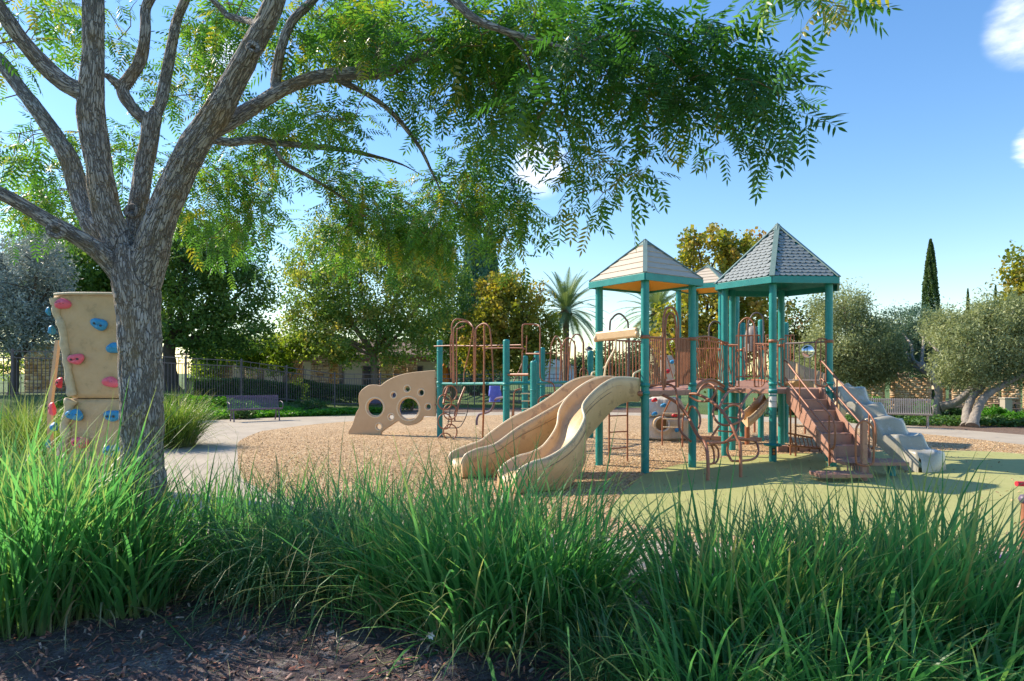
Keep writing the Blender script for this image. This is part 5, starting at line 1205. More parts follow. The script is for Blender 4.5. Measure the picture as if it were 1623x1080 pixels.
# cypresses : tapered columns of upright sprays
def cypress(label, px, D, top, r, n, mat=F_CYP, leaf=.28, group='slender cypresses on the skyline', seed=1, droop=0, wid=None):
    rng = np.random.default_rng(seed); q = at(px, top, D); b = G(px, D); t = thing('cypress_tree', label, 'tree', b, 0, group); H = q.z - b[2]
    m = MB(); m.tube([(b[0], b[1], b[2]), (b[0], b[1], b[2] + H * .9)], [r * .3, .03], 8); m.build('trunk', BARKD, t)
    h = rng.random(n) ** .8; a = rng.random(n) * 2 * math.pi; prof = np.clip(np.minimum(h * 9 + .35, 1) * (1 - h) ** .62 * 1.1, .02, 1.1)
    cl = np.sin(a * 7 + h * 31) * .08 + np.sin(a * 3 - h * 17) * .07
    rr = r * prof * (1 + cl + .08 * rng.normal(size=n)) * rng.uniform(.8, 1, n)
    Pt = np.stack([b[0] + rr * np.cos(a), b[1] + rr * np.sin(a), b[2] + .3 + h * (H - .3)], 1)
    leaf_cloud('crown', Pt, leaf, mat, t, .35, .0, np.clip(.5 + cl * 3 + .2 * rng.normal(size=n), 0, 1), rng=rng, droop=-1.4 if not droop else droop)
cypress('tall dark cypress standing above the olives on the right', 1475, 70, 380, 1.25, 16000, seed=2)
cypress('small distant cypress tip just left of the rightmost one', 1534, 110, 458, .62, 5000, seed=3, leaf=.3); cypress('rightmost small distant cypress tip', 1578, 110, 452, .7, 5000, seed=4, leaf=.3)
cypress('blue-green weeping cypress, left one of the pair behind the autumn tree', 752, 52, 330, 1.55, 15000, F_CYG, .34, 'weeping cypress pair', 5, 1.6); cypress('blue-green weeping cypress, right one of the pair behind the autumn tree', 776, 53, 345, 1.25, 12000, F_CYG, .34, 'weeping cypress pair', 6, 1.6)
# palms
def palm(label, px, cy, D, fl, seed):
    rg_ = random.Random(seed); q = at(px, cy, D); b = G(px, D); t = thing('palm_tree', label, 'tree', b, 0, 'date palms'); m = MB(); H = q.z - b[2]
    prof = [(.34, 0)] + [(.24 + .035 * (i % 2), H * i / 40) for i in range(1, 36)] + [(.42, H * .93), (.5, H * .98), (.3, H * 1.03)]; m.lathe(prof, b, 12); m.build('trunk', BARK2, t)
    for k in range(64):
        az_ = k * 2.4; el = R(78) - (k / 64) ** 1.1 * R(105); d = Vector((math.cos(az_) * math.cos(el), math.sin(az_) * math.cos(el), math.sin(el))); n = 12; pts = [q.copy()]; cur = q.copy(); dd = d.copy()
        for i in range(n): dd = (dd + Vector((0, 0, -.075 - .03 * i / n))).normalized(); cur = cur + dd * fl / n; pts.append(cur.copy())
        V = []; Fq = []
        for i in range(1, n + 1):
            T = (pts[i] - pts[i - 1]).normalized(); S = T.cross(Vector((0, 0, 1))).normalized(); U = S.cross(T)
            for j in (0, .33, .66):
                c = pts[i - 1].lerp(pts[i], j); ll = fl * .17 * math.sin(math.pi * min(1, (i + j) / (n + 1) * .9 + .08))
                for s in (-1, 1):
                    e = c + (S * s + T * .9 + U * .35).normalized() * ll + Vector((0, 0, -ll * .25)); o_ = len(V); V += [c - T * .05, c + T * .05, e]; Fq.append((o_, o_ + 1, o_ + 2))
        for i in range(n): o_ = len(V); S = Vector((.025, .0, .0)); V += [pts[i] - S, pts[i] + S, pts[i + 1]]; Fq.append((o_, o_ + 1, o_ + 2))
        np_mesh('frond', np.array([tuple(v) for v in V]), np.array(Fq), F_PALM, t, np.full(len(V), rg_.random()))
palm('palm with full round crown left of the cream roof', 897, 494, 52, 3.7, 1); palm('palm seen under the cream roof of the front tower', 1040, 498, 54, 3.9, 2)
# far trees along the horizon
FB = foliage_mat('far_tree_leaves', [(0, (0.042, 0.084, 0.042)), (.5, (0.098, 0.154, 0.070)), (1, (0.182, 0.252, 0.098))], .25)
def far_tree(px, D, py, rpx, rpy, i, mat=FB):
    tree('distant_tree', FARL[i], G(px, D), at(px, (py + HZ) / 2, D), .2, [L(px, py, D, rpx, rpy), L(px + rpx * .5, py + rpy * .4, D, rpx * .6, rpy * .6), L(px - rpx * .5, py + rpy * .4, D, rpx * .6, rpy * .6)], mat, BARKD, 60, D * .011, 45, D * .0042, limbs=3, seed=50 + i, group='distant trees along the skyline', twigs=8)
FARL = ['low green tree right of the lamp post seen past the hoops', 'small round tree between the hoops and the lamp post', 'low dark tree seen under the front tower left post', 'bushy tree seen through the rails of the front tower', 'green tree seen behind the arch bridge',
        'low tree behind the white house', 'green tree right of the shingled tower behind the olive', 'dim tree behind the dark olive', 'tree beyond the far right pavilion pillar', 'tree behind the pergola between its pillars', 'round tree behind the pergola beam on the right',
        'tree behind the fence at the far left', 'green tree beyond the clubhouse roof', 'leafy tree between the autumn tree and the palm', 'pale tree right behind the olive trunks']
for i, (px, D, py, rx, ry, mt) in enumerate(((955, 55, 575, 22, 28, FB), (920, 90, 580, 14, 15, FB), (985, 75, 585, 26, 22, FB), (1010, 50, 575, 22, 36, F_OLV), (1140, 48, 570, 50, 40, F_MIX), (868, 110, 578, 24, 15, FB), (1290, 60, 575, 40, 35, FB), (1430, 70, 560, 50, 40, F_OLV),
        (1640, 60, 560, 40, 40, FB), (560, 75, 575, 60, 25, FB), (660, 70, 570, 50, 30, F_VINE), (20, 60, 570, 70, 30, F_VINE), (430, 90, 560, 70, 26, FB), (830, 60, 575, 30, 24, F_DARK), (1520, 80, 570, 40, 40, FB))): far_tree(px, D, py, rx, ry, i, mt)
# vine on the pergola
def mound(name, label, cat, pts, mat, n, clump, per, leaf, base, group=None, asp=.6, up=.5, seed=1, kindthing=True, stem=True):
    rng = np.random.default_rng(seed); t = thing(name, label, cat, base, 0, group); Pt, val, C = crown_points(pts, n, clump, per, rng, .4)
    leaf_cloud('foliage', Pt, leaf, mat, t, asp, up, val, rng=rng)
    if stem:
        m = MB(); rg_ = random.Random(seed)
        for k in range(5): e = Vector(C[rng.integers(len(C))]); m.tube(wob(Vector(base) + Vector((rg_.uniform(-.2, .2), 0, 0)), e, 4, .1, rg_), [.04, .035, .03, .02, .01], 6)
        m.build('stems', BARK2, t, kind='stuff')
    return t
mound('vine', 'yellow-green vine spilling over the left pergola beam', 'vine', [L(455, 548, 38, 50, 20), L(500, 545, 38, 40, 18), L(420, 560, 38, 35, 18), L(445, 580, 37, 24, 22), L(540, 560, 38, 30, 20), L(390, 560, 38, 30, 25)], F_VINE, 260, .38, 55, .16, G(452, 37.5), seed=21)
mound('vine', 'sunlit yellow-green vine above the leftmost stone pillar', 'vine', [L(345, 555, 39, 40, 18), L(325, 590, 39, 20, 22)], F_VINE, 90, .36, 50, .15, G(330, 39), seed=22)
# box hedges behind the fence
for i, (a, b, D0, D1, h, lab) in enumerate(((300, 470, 29, 33, .72, 'clipped dark hedge behind the bench and fence'), (478, 690, 37.2, 39.5, .75, 'clipped hedge behind the fence, right of the flowering shrub'), (1335, 1478, 38, 38, .5, 'low hedge behind the wave climber'))):
    A_, B_ = at(a, 0, D0), at(b, 0, D1); rng = np.random.default_rng(30 + i); n = 16000 if i < 2 else 7000; u = rng.random(n); z_ = rng.random(n); s_ = rng.random(n) - .5
    f = rng.integers(0, 3, n); z_ = np.where(f == 0, 1, z_); s_ = np.where(f == 1, -.5, np.where(f == 2, .5, s_)); dx, dy = B_.x - A_.x, B_.y - A_.y; Ln = math.hypot(dx, dy); nx, ny = -dy / Ln, dx / Ln
    gzv = np.array([gz(A_.x + dx * q, A_.y + dy * q) for q in u]); Pt = np.stack([A_.x + dx * u + nx * s_ * .8 + .04 * rng.normal(size=n), A_.y + dy * u + ny * s_ * .8 + .04 * rng.normal(size=n), gzv + h * z_ + .04 * rng.normal(size=n)], 1)
    t = thing('hedge', lab, 'hedge', (A_.x, A_.y, 0)); leaf_cloud('foliage', Pt, .09, F_HEDGE, t, .6, .5, rng=rng)
    m = MB(); m.beam((A_.x, A_.y, h / 2 - .05 + gz(A_.x, A_.y)), (B_.x, B_.y, h / 2 - .05 + gz(B_.x, B_.y)), .7, h - .05); m.build('hedge_core', F_HEDGE, t)
# ground cover bank by the bench
rng = np.random.default_rng(77); Pt = []
while len(Pt) < 26000:
    x = rng.uniform(-15.5, -5.2); y = rng.uniform(22, 33); ypath = 25.9 + (x + 9) * .85; d = y - ypath
    if .15 < d < (3.6 if x < -9.2 else 2.0) and not (x > -6.2 and d > 1.2): Pt.append((x, y, gz(x, y) + rng.uniform(0, .16) + .1 * noise.noise(Vector((x * 2, y * 2, 0)))))
tag(leaf_cloud('ground_cover', np.array(Pt), .10, F_GC, None, .8, 1.2, rng=rng), 'low bright green ground cover behind the bench', 'ground cover')
Pt = []
while len(Pt) < 14000:
    x = rng.uniform(11.6, 21); y = rng.uniform(18, 25)
    if y > 21.9 - (x - 12) * .22 and y < 24.6 - (x - 12) * .1: Pt.append((x, y, gz(x, y) + rng.uniform(0, .2) + .12 * noise.noise(Vector((x * 2, y * 2, 0)))))
tag(leaf_cloud('ground_cover', np.array(Pt), .10, F_HEDGE, None, .8, 1.2, rng=rng), 'leafy green bedding plants beyond the path on the right', 'ground cover')
def flat2(name, poly, z, mat): return flat(name, poly, z, mat)
# shrubs in beds
SH = [(382, 655, 24.8, 20, 8, F_HEDGE, 'dark low shrub left of the bench'), (490, 643, 31, 38, 9, F_HEDGE, 'spreading dark shrub right of the bench'), (470, 618, 34, 18, 22, F_VINE, 'flowering shrub climbing the fence behind the bench end'), (645, 636, 30, 16, 13, F_VINE, 'young yellow-green shrub seen through the big porthole'),
      (1385, 640, 23.5, 16, 12, F_GC, 'green shrub between the stairs and the wave climber'), (1354, 640, 24, 12, 14, F_GC, 'bright shrub behind the wave climber top'), (1462, 655, 23.8, 16, 14, F_GC, 'green shrub at the end of the pale bench'), (1512, 656, 24.5, 24, 9, F_HEDGE, 'low rose bed shrub left of the leaning olive'),
      (1575, 655, 23.5, 22, 9, F_GC, 'low leafy shrub just right of the leaning olive'), (1615, 662, 22.6, 22, 10, F_GC, 'low leafy shrub at the right edge behind the path'), (1425, 655, 26, 22, 8, F_HEDGE, 'low shrub under the pale bench'), (1190, 655, 27, 20, 10, F_HEDGE, 'dark shrub behind the platform posts'),
      (1246, 650, 29, 26, 12, F_HEDGE, 'dark shrub seen beneath the shingled tower')]
for i, (px, py, D, rx, ry, mt, lab) in enumerate(SH): mound('shrub', lab, 'shrub', [L(px, py, D, rx, ry, rx * D / F_PX * .7), L(px + rx * .4, py + 2, D, rx * .6, ry * .8)], mt, 40, .13 * D / 24, 40, .075, G(px, D), 'shrubs in the beds round the play area', seed=90 + i)
# dark mulch beds behind the path (centre and right)
BED = simple('brown_mulch', (.13, .08, .055), (.20, .13, .09), 9, .95, bmp=.9, bscale=30, bdist=.04)
OUTER = smooth_poly(outer)
def pip(x, y, poly):
    c = False; j = len(poly) - 1
    for i in range(len(poly)):
        xi, yi = poly[i]; xj, yj = poly[j]
        if (yi > y) != (yj > y) and x < (xj - xi) * (y - yi) / (yj - yi) + xi: c = not c
        j = i
    return c
sheet('mulch_bed', lambda x, y: not pip(x, y, OUTER) and ((y > 25.9 + (x + 9) * .85 + 1.0 and y < 30.4 + (x + 9) * .4 and -9.5 < x < -5.4) or (-5.4 <= x < 8 and y < 33)), -9.6, 8, 25, 34, .2, -.015, BED)
sheet('mulch_bed', lambda x, y: not pip(x, y, OUTER) and y < 26.5 - (x - 8) * .15, 8, 26, 12, 27, .2, -.015, BED)
# ------------------------------------------------ big foreground tree
def bark_mat():
    m, N, L, b = nodes_of('furrowed_bark'); bc = N.new('ShaderNodeAttribute'); bc.attribute_name = 'bco'; a = N.new('ShaderNodeAttribute'); a.attribute_name = 'rnd'
    src = bc.outputs['Vector']; nw = N.new('ShaderNodeTexNoise'); nw.inputs['Scale'].default_value = 26; nw.inputs['Detail'].default_value = 4; L.new(src, nw.inputs['Vector'])
    wv_ = mixc(N, L, .035, src, nw.outputs['Color']); vo = N.new('ShaderNodeTexVoronoi'); vo.feature = 'DISTANCE_TO_EDGE'; vo.inputs['Scale'].default_value = 58; L.new(wv_, vo.inputs['Vector'])
    def fiss(scale, k):
        n = noise_n(N, L, scale, 3, .55, wv_); s = N.new('ShaderNodeMath'); s.operation = 'SUBTRACT'; s.inputs[1].default_value = .5; L.new(n, s.inputs[0])
        ab = N.new('ShaderNodeMath'); ab.operation = 'ABSOLUTE'; L.new(s.outputs[0], ab.inputs[0]); mu = N.new('ShaderNodeMath'); mu.operation = 'MULTIPLY'; mu.inputs[1].default_value = k; mu.use_clamp = True; L.new(ab.outputs[0], mu.inputs[0]); return mu.outputs[0]
    f1 = fiss(30, 20); ve = N.new('ShaderNodeMath'); ve.operation = 'MULTIPLY'; ve.inputs[1].default_value = 12; ve.use_clamp = True; L.new(vo.outputs[0], ve.inputs[0])
    mn = N.new('ShaderNodeMath'); mn.operation = 'MULTIPLY'; L.new(f1, mn.inputs[0]); L.new(ve.outputs[0], mn.inputs[1]); hgt = mn.outputs[0]
    fine = noise_n(N, L, 170, 6, .7, src); v = objvec(N, L); n3 = noise_n(N, L, 2.6, 5, .6, v); n4 = noise_n(N, L, 9, 4, .6, v)
    c = ramp(N, L, hgt, [(0, (.05, .04, .038)), (.3, (.18, .155, .15)), (.62, (.38, .35, .34)), (1, (.52, .49, .48))])
    c = mixc(N, L, .45, c, ramp(N, L, fine, [(.32, (.12, .10, .095)), (.68, (.50, .47, .46))]))
    c = mixc(N, L, ramp(N, L, n4, [(.45, (0, 0, 0)), (.75, (.6, .6, .6))]), c, (.21, .165, .14))
    c = mixc(N, L, ramp(N, L, n3, [(.50, (0, 0, 0)), (.64, (.85, .85, .85))]), c, mixc(N, L, .5, c, (.36, .22, .05)))
    L.new(c, b.inputs['Base Color']); b.inputs['Roughness'].default_value = .92
    mm = N.new('ShaderNodeMath'); mm.operation = 'MULTIPLY_ADD'; mm.inputs[1].default_value = .25; L.new(fine, mm.inputs[0]); L.new(hgt, mm.inputs[2])
    bump(N, L, b, mm.outputs[0], 1.0, .014); return m
BARK = bark_mat()
TREE_LABEL = 'huge leaning shade tree in the left foreground with furrowed grey bark and feathery compound leaves'
BT = thing('shade_tree', TREE_LABEL, 'tree', (at(228, 0, 5.25).x, 5.25, 0))
LIMBS = [
 [(232, 965, 5.25, .30), (230, 900, 5.25, .245), (229, 800, 5.25, .212), (226, 700, 5.25, .203), (224, 600, 5.25, .202), (221, 520, 5.25, .200), (218, 470, 5.25, .212), (212, 425, 5.25, .232), (208, 395, 5.25, .20)],
 [(214, 440, 5.25, .17), (200, 405, 5.22, .15), (184, 375, 5.2, .14), (168, 333, 5.15, .135), (156, 259, 5.1, .127), (145, 190, 5.05, .132), (145, 150, 5.0, .118), (148, 93, 4.95, .10), (148, 11, 4.9, .095), (147, -80, 4.85, .09), (150, -220, 4.8, .07)],
 [(140, 150, 5.0, .095), (108, 136, 4.95, .088), (74, 108, 4.9, .082), (37, 67, 4.8, .078), (10, 28, 4.7, .072), (-30, -30, 4.6, .065), (-80, -110, 4.5, .05)],
 [(175, 400, 5.3, .13), (150, 360, 5.4, .12), (130, 322, 5.5, .108), (111, 256, 5.6, .10), (74, 196, 5.7, .088), (30, 137, 5.8, .08), (-5, 92, 5.9, .08), (-70, 40, 6.0, .07)],
 [(190, 432, 5.2, .12), (159, 400, 5.1, .10), (122, 376, 5.0, .085), (85, 355, 4.9, .077), (37, 326, 4.8, .07), (0, 307, 4.7, .068), (-60, 282, 4.6, .06)],
 [(214, 420, 5.35, .15), (212, 385, 5.4, .11), (216, 350, 5.45, .10), (226, 278, 5.5, .10), (236, 222, 5.5, .098), (241, 182, 5.5, .10)],
 [(240, 190, 5.5, .08), (222, 184, 5.48, .07), (205, 165, 5.46, .065), (194, 143, 5.45, .062), (207, 122, 5.45, .060), (222, 98, 5.45, .058), (230, 56, 5.4, .052), (231, 15, 5.4, .05), (246, -25, 5.35, .045), (250, -120, 5.3, .03)],
 [(196, 142, 5.45, .05), (184, 132, 5.42, .045), (172, 122, 5.4, .035), (160, 118, 5.35, .012)],
 [(241, 190, 5.5, .075), (255, 163, 5.52, .065), (263, 122, 5.55, .058), (272, 74, 5.55, .052), (281, 30, 5.55, .048), (297, -12, 5.5, .045), (312, -90, 5.5, .03)],
 [(225, 445, 5.25, .19), (238, 405, 5.2, .17), (252, 352, 5.1, .150), (281, 285, 5.0, .142), (307, 232, 4.9, .142), (341, 183, 4.8, .125), (370, 130, 4.7, .112), (400, 74, 4.6, .100), (426, 26, 4.5, .092), (442, -20, 4.4, .085), (470, -110, 4.2, .07)],
 [(325, 212, 4.9, .09), (352, 198, 4.95, .088), (389, 178, 5.0, .078), (441, 146, 5.0, .070), (496, 124, 5.0, .064), (556, 117, 5.0, .060), (600, 117, 5.0, .052), (630, 108, 5.0, .048), (655, 92, 5.0, .046), (685, 84, 5.0, .040), (715, 86, 5.0, .028), (752, 98, 5.0, .022), (789, 105, 4.95, .018), (826, 108, 4.9, .010)],
 [(441, 146, 5.0, .06), (437, 128, 5.0, .052), (446, 76, 4.95, .045), (463, 34, 4.9, .042), (493, 4, 4.8, .038), (530, -40, 4.7, .03), (600, -120, 4.6, .02)],
 [(560, 117, 5.0, .045), (578, 100, 5.05, .038), (600, 79, 5.1, .036), (644, 67, 5.1, .034), (675, 60, 5.1, .03), (705, 66, 5.1, .025), (740, 50, 5.1, .012)],
 [(535, 122, 5.0, .035), (545, 131, 5.02, .033), (574, 145, 5.1, .030), (607, 167, 5.2, .028), (637, 196, 5.3, .026), (667, 237, 5.4, .021), (685, 274, 5.5, .016), (704, 315, 5.6, .010)],
 [(300, 228, 5.2, .055), (315, 218, 5.5, .048), (345, 223, 5.6, .046), (370, 226, 5.7, .045), (407, 222, 5.8, .043), (433, 226, 5.9, .040), (500, 233, 6.0, .034), (548, 238, 6.1, .03), (585, 246, 6.15, .025), (637, 261, 6.2, .014), (680, 285, 6.3, .008)],
 [(428, 226, 5.9, .03), (436, 237, 5.9, .028), (452, 259, 5.95, .026), (489, 280, 6.1, .024), (533, 307, 6.2, .02), (574, 341, 6.4, .012)],
 [(640, -80, 4.1, .045), (680, -30, 4.1, .042), (718, 0, 4.1, .036), (752, 30, 4.1, .034), (796, 48, 4.1, .03), (863, 67, 4.1, .022), (905, 82, 4.1, .018), (960, 110, 4.1, .010)],
 [(796, 48, 4.1, .02), (813, 62, 4.15, .017), (833, 89, 4.2, .015), (845, 125, 4.3, .012), (857, 163, 4.4, .007)],
 [(674, 96, 5.0, .016), (705, 110, 5.1, .014), (733, 130, 5.2, .013), (748, 167, 5.3, .012), (774, 218, 5.5, .010), (796, 267, 5.7, .007)],
 [(360, 25, 5.0, .03), (345, 8, 5.0, .028), (320, -15, 5.0, .025)], [(360, 25, 5.0, .03), (396, 34, 4.8, .032), (415, 40, 4.6, .03)],
 [(905, 82, 4.1, .014), (985, 50, 4.0, .013), (1072, 59, 4.0, .011), (1131, 92, 4.0, .008), (1170, 130, 4.0, .006)],
 [(1072, 59, 4.0, .009), (1100, 105, 4.1, .008), (1146, 141, 4.1, .007), (1194, 165, 4.15, .004)],
 [(960, 110, 4.1, .010), (985, 170, 4.3, .009), (1020, 220, 4.4, .007), (1010, 270, 4.5, .004)],
 [(1100, -90, 3.3, .02), (1200, -30, 3.3, .014), (1290, -2, 3.3, .010), (1350, 8, 3.3, .004)],
]
NODES = []; segs = []
mbt = MB()
for li, lim in enumerate(LIMBS):
    pts = crom([at(a, b, c) for a, b, c, r in lim], 5); rr = [v.x * .77 for v in crom([Vector((r, 0, 0)) for *_, r in lim], 5)]
    # slightly sinuous and knobbly
    big = max(rr) > .03
    s = 0
    for i in range(len(pts) - 1):
        L_ = (pts[i + 1] - pts[i]).length; segs.append((pts[i], pts[i + 1], rr[i], rr[i + 1], s + li * 3.7)); s += L_
    for p, r in zip(pts, rr): NODES.append((p, r))
    rr2 = [max(.004, r * (1 + .07 * noise.noise(p * 5)) - (.005 if r > .05 else 0)) for p, r in zip(pts, rr)]
    mbt.tube(pts, rr2, 18 if max(rr) > .05 else 10)
# root flare
for a in range(5):
    an = a * 1.26 + .4; c0 = at(230, 930, 5.25); mbt.tube(crom([c0 + Vector((.10 * math.cos(an), .10 * math.sin(an), .25)), c0 + Vector((.22 * math.cos(an), .22 * math.sin(an), .02)), c0 + Vector((.42 * math.cos(an), .42 * math.sin(an), -.16))], 4), [.14] * 4 + [.11] * 4 + [.05], 10)
# pruning scars
scars = [(87, 366, 4.80, (.25, -1, -.15), .05), (401, 74, 4.5, (.35, -1, .1), .034), (207, 333, 5.36, (0, -1, .2), .05)]
for px, py, D, n, r in scars:
    c = at(px, py, D); n = Vector(n).normalized(); u = n.cross(Vector((0, 0, 1))).normalized(); w = u.cross(n); c = c - n * .02
    mbt.tube([c + (u * math.cos(a) + w * math.sin(a) * .8) * r for a in np.linspace(0, 2 * math.pi, 14, endpoint=False)], r * .42, 8, True)
me = mbt.mesh('trunk_raw', BARK, None); to = bpy.data.objects.new('trunk_raw', me); COL.objects.link(to)
md = to.modifiers.new('r', 'REMESH'); md.mode = 'VOXEL'; md.voxel_size = .0085; md.use_smooth_shade = True
sm_ = to.modifiers.new('s', 'SMOOTH'); sm_.factor = .6; sm_.iterations = 4
dg = bpy.context.evaluated_depsgraph_get(); me2 = bpy.data.meshes.new_from_object(to.evaluated_get(dg)); bpy.data.objects.remove(to)
nv = len(me2.vertices); co = np.empty(nv * 3, dtype=np.float32); me2.vertices.foreach_get('co', co); co = co.reshape(-1, 3).astype(np.float64)
no = np.empty(nv * 3, dtype=np.float32); me2.vertices.foreach_get('normal', no); no = no.reshape(-1, 3)
best = np.full(nv, 1e9); q3 = np.zeros((nv, 3)); rad = np.zeros(nv)
for a, b, ra, rb, s in segs:
    A_ = np.array(a); d = np.array(b - a); L2 = d @ d + 1e-12; t = np.clip(((co - A_) @ d) / L2, 0, 1); c = A_ + t[:, None] * d; rv_ = co - c; dist = np.linalg.norm(rv_, axis=1); r_ = ra + (rb - ra) * t
    sc = dist / np.maximum(r_, 1e-3); msk = sc < best
    if not msk.any(): continue
    ax = d / math.sqrt(L2); e2 = np.array((0, 1.0, 0)); e2 -= ax * e2[1] * ax[1] if False else ax * (e2 @ ax); e2 /= np.linalg.norm(e2) + 1e-9; e1 = np.cross(e2, ax)
    q = np.stack([rv_ @ e1, rv_ @ e2, (s + t * math.sqrt(L2)) * .17], 1)
    best = np.where(msk, sc, best); q3[msk] = q[msk]; rad[msk] = r_[msk]
h = np.zeros(nv)
for i in range(nv):
    v = Vector(q3[i]); w = noise.noise(v * 14) * .02; v2 = Vector((v.x + w, v.y + w, v.z + noise.noise(v * 9) * .02))
    h[i] = min(1, abs(noise.noise(Vector((v2.x * 17, v2.y * 17, v2.z * 15)))) * 4.2) * .75 + .25 * min(1, abs(noise.noise(v2 * 38)) * 4)
amp = np.clip(rad * .12, .0008, .018); co2 = co + no * ((h - .55) * amp * 1.25)[:, None]
M_ = np.array(ORIG['shade_tree']); co2 = co2 @ M_[:3, :3].T + M_[:3, 3]
me2.vertices.foreach_set('co', co2.astype(np.float32).ravel())
a = me2.attributes.new('rnd', 'FLOAT', 'POINT'); a.data.foreach_set('value', np.clip(h, 0, 1).astype(np.float32))
a = me2.attributes.new('bco', 'FLOAT_VECTOR', 'POINT'); a.data.foreach_set('vector', q3.astype(np.float32).ravel())
me2.materials.clear(); me2.materials.append(BARK); me2.name = 'trunk'; me2.update(); attach(bpy.data.objects.new('trunk', me2), BT)
me2.polygons.foreach_set('use_smooth', np.ones(len(me2.polygons), dtype=bool))
print('trunk verts', nv)

# foliage masses: px, py, rx, ry, D, dD, number of twigs
BLOBS = [(30, 40, 60, 60, 5.6, .8, 16), (60, 230, 70, 60, 6.3, .7, 30), (40, 290, 60, 40, 6.6, .6, 22), (190, 40, 60, 60, 6.2, .6, 14), (110, 30, 50, 40, 6.4, .5, 14), (330, 60, 60, 50, 6.2, .7, 34), (300, 130, 60, 60, 6.6, .7, 34), (390, 20, 60, 30, 5.8, .6, 26),
 (190, 250, 30, 60, 6.8, .5, 20), (100, 330, 80, 30, 6.8, .6, 28), (280, 300, 50, 50, 7.0, .6, 20), (330, 260, 70, 50, 6.9, .6, 42), (350, 350, 80, 50, 7.2, .6, 48), (420, 280, 60, 60, 7.0, .5, 34), (420, 200, 60, 40, 6.4, .5, 30), (460, 190, 50, 30, 6.3, .5, 18), (500, 60, 50, 40, 5.6, .7, 32), (560, 30, 60, 40, 5.4, .7, 40), (620, 60, 60, 40, 5.2, .6, 40),
 (530, 180, 50, 20, 5.7, .5, 22), (540, 290, 40, 40, 6.6, .5, 30), (600, 330, 60, 55, 6.8, .5, 60), (640, 370, 60, 35, 7.0, .4, 50), (540, 370, 45, 40, 7.2, .4, 30), (690, 340, 50, 50, 6.4, .5, 48), (720, 300, 60, 45, 6.0, .5, 44), (760, 330, 45, 50, 6.2, .5, 36), (690, 390, 40, 25, 6.6, .3, 24),
 (660, 150, 40, 25, 5.5, .4, 16), (720, 60, 50, 40, 4.8, .5, 40), (770, 20, 60, 30, 4.6, .5, 40), (800, 90, 50, 35, 4.8, .5, 42), (740, 130, 45, 35, 5.0, .4, 26), (790, 170, 40, 40, 5.0, .4, 26), (830, 300, 35, 35, 5.6, .3, 16), (820, 345, 40, 25, 5.8, .3, 14), (800, 385, 22, 14, 5.9, .3, 7), (760, 240, 45, 30, 5.6, .4, 22),
 (870, 30, 60, 30, 4.4, .5, 46), (860, 120, 50, 50, 4.5, .5, 30), (890, 190, 45, 50, 4.6, .4, 24), (940, 60, 60, 50, 4.2, .5, 32), (950, 140, 50, 45, 4.3, .4, 30), (925, 245, 35, 35, 4.6, .3, 18), (1000, 40, 50, 40, 4.2, .4, 36), (1020, 110, 45, 45, 4.2, .4, 40), (1010, 195, 45, 40, 4.3, .3, 14), (1060, 205, 35, 18, 4.3, .2, 9),
 (1070, 60, 45, 40, 4.1, .4, 30), (1100, 120, 45, 35, 4.1, .3, 26), (1150, 130, 45, 35, 4.05, .3, 30), (1200, 130, 40, 35, 4.0, .3, 26), (1230, 165, 35, 25, 4.0, .2, 14), (1180, 200, 40, 20, 4.05, .2, 12), (1080, 180, 25, 25, 4.2, .2, 7), (1150, 60, 40, 30, 4.1, .3, 14), (985, 275, 30, 22, 4.6, .2, 10), (945, 310, 18, 16, 4.7, .2, 7), (900, 330, 10, 10, 4.8, .1, 2), (1035, 262, 12, 10, 4.4, .1, 2),
 (1290, -25, 70, 22, 3.3, .25, 12), (1230, -40, 50, 30, 3.3, .3, 10),
 (700, -100, 300, 80, 4.8, .9, 18), (300, -120, 350, 90, 5.4, 1.0, 24), (1000, -90, 150, 60, 4.2, .6, 12), (-120, 150, 90, 160, 5.6, 1.0, 22), (-200, -80, 150, 120, 5.2, 1.2, 14), (500, -300, 400, 120, 5.0, 1.2, 10)]
rg = random.Random(5); rngT = np.random.default_rng(11)
npos = np.array([tuple(p) for p, r in NODES]); nrad = [r for p, r in NODES]
targets = []
for (px, py, rx, ry, D, dD, n) in BLOBS:
    for k in range(int(n * (.35 if (px > 840 and D < 4.8) else .50 if px > 640 else .74) + .5)):
        while True:
            a, b = rg.uniform(-1, 1), rg.uniform(-1, 1)
            if a * a + b * b < 1: break
        targets.append(at(px + a * rx, py + b * ry, D + rg.uniform(-dD, dD)))
# grow thin branches from the nearest wood, nearest targets first
tw = MB(); order = sorted(targets, key=lambda t: float(np.min(((npos - np.array(t)) ** 2).sum(1)))); pos = [tuple(x) for x in npos]; arr = np.zeros((len(pos) + len(order) * 3, 3)); arr[:len(pos)] = npos; cnt_ = len(pos)
ends = []
for t in order:
    T_ = np.array(t); d2 = ((arr[:cnt_] - T_) ** 2).sum(1); j = int(np.argmin(d2)); s = Vector(arr[j]); L_ = (t - s).length
    if L_ < .05: ends.append((t, Vector((0, 0, -1)))); continue
    mid1 = s.lerp(t, .33) + Vector((rg.uniform(-.1, .1), rg.uniform(-.1, .1), rg.uniform(.0, .12))) * L_; mid2 = s.lerp(t, .7) + Vector((rg.uniform(-.07, .07), rg.uniform(-.07, .07), rg.uniform(.0, .08))) * L_
    c = crom([s, mid1, mid2, t], 2); r0 = min(.011, .0035 + .006 * L_)
    tw.tube(c, [r0 * (1 - .65 * i / (len(c) - 1)) for i in range(len(c))], 5, cap=False); ends.append((t, (t - mid2).normalized()))
    for p in (mid1, mid2, t): arr[cnt_] = tuple(p); cnt_ += 1
BRT = simple('twig_bark', (.20, .13, .07), (.28, .19, .10), 6, .9)
tw.build('branches', BRT, BT, kind='stuff')
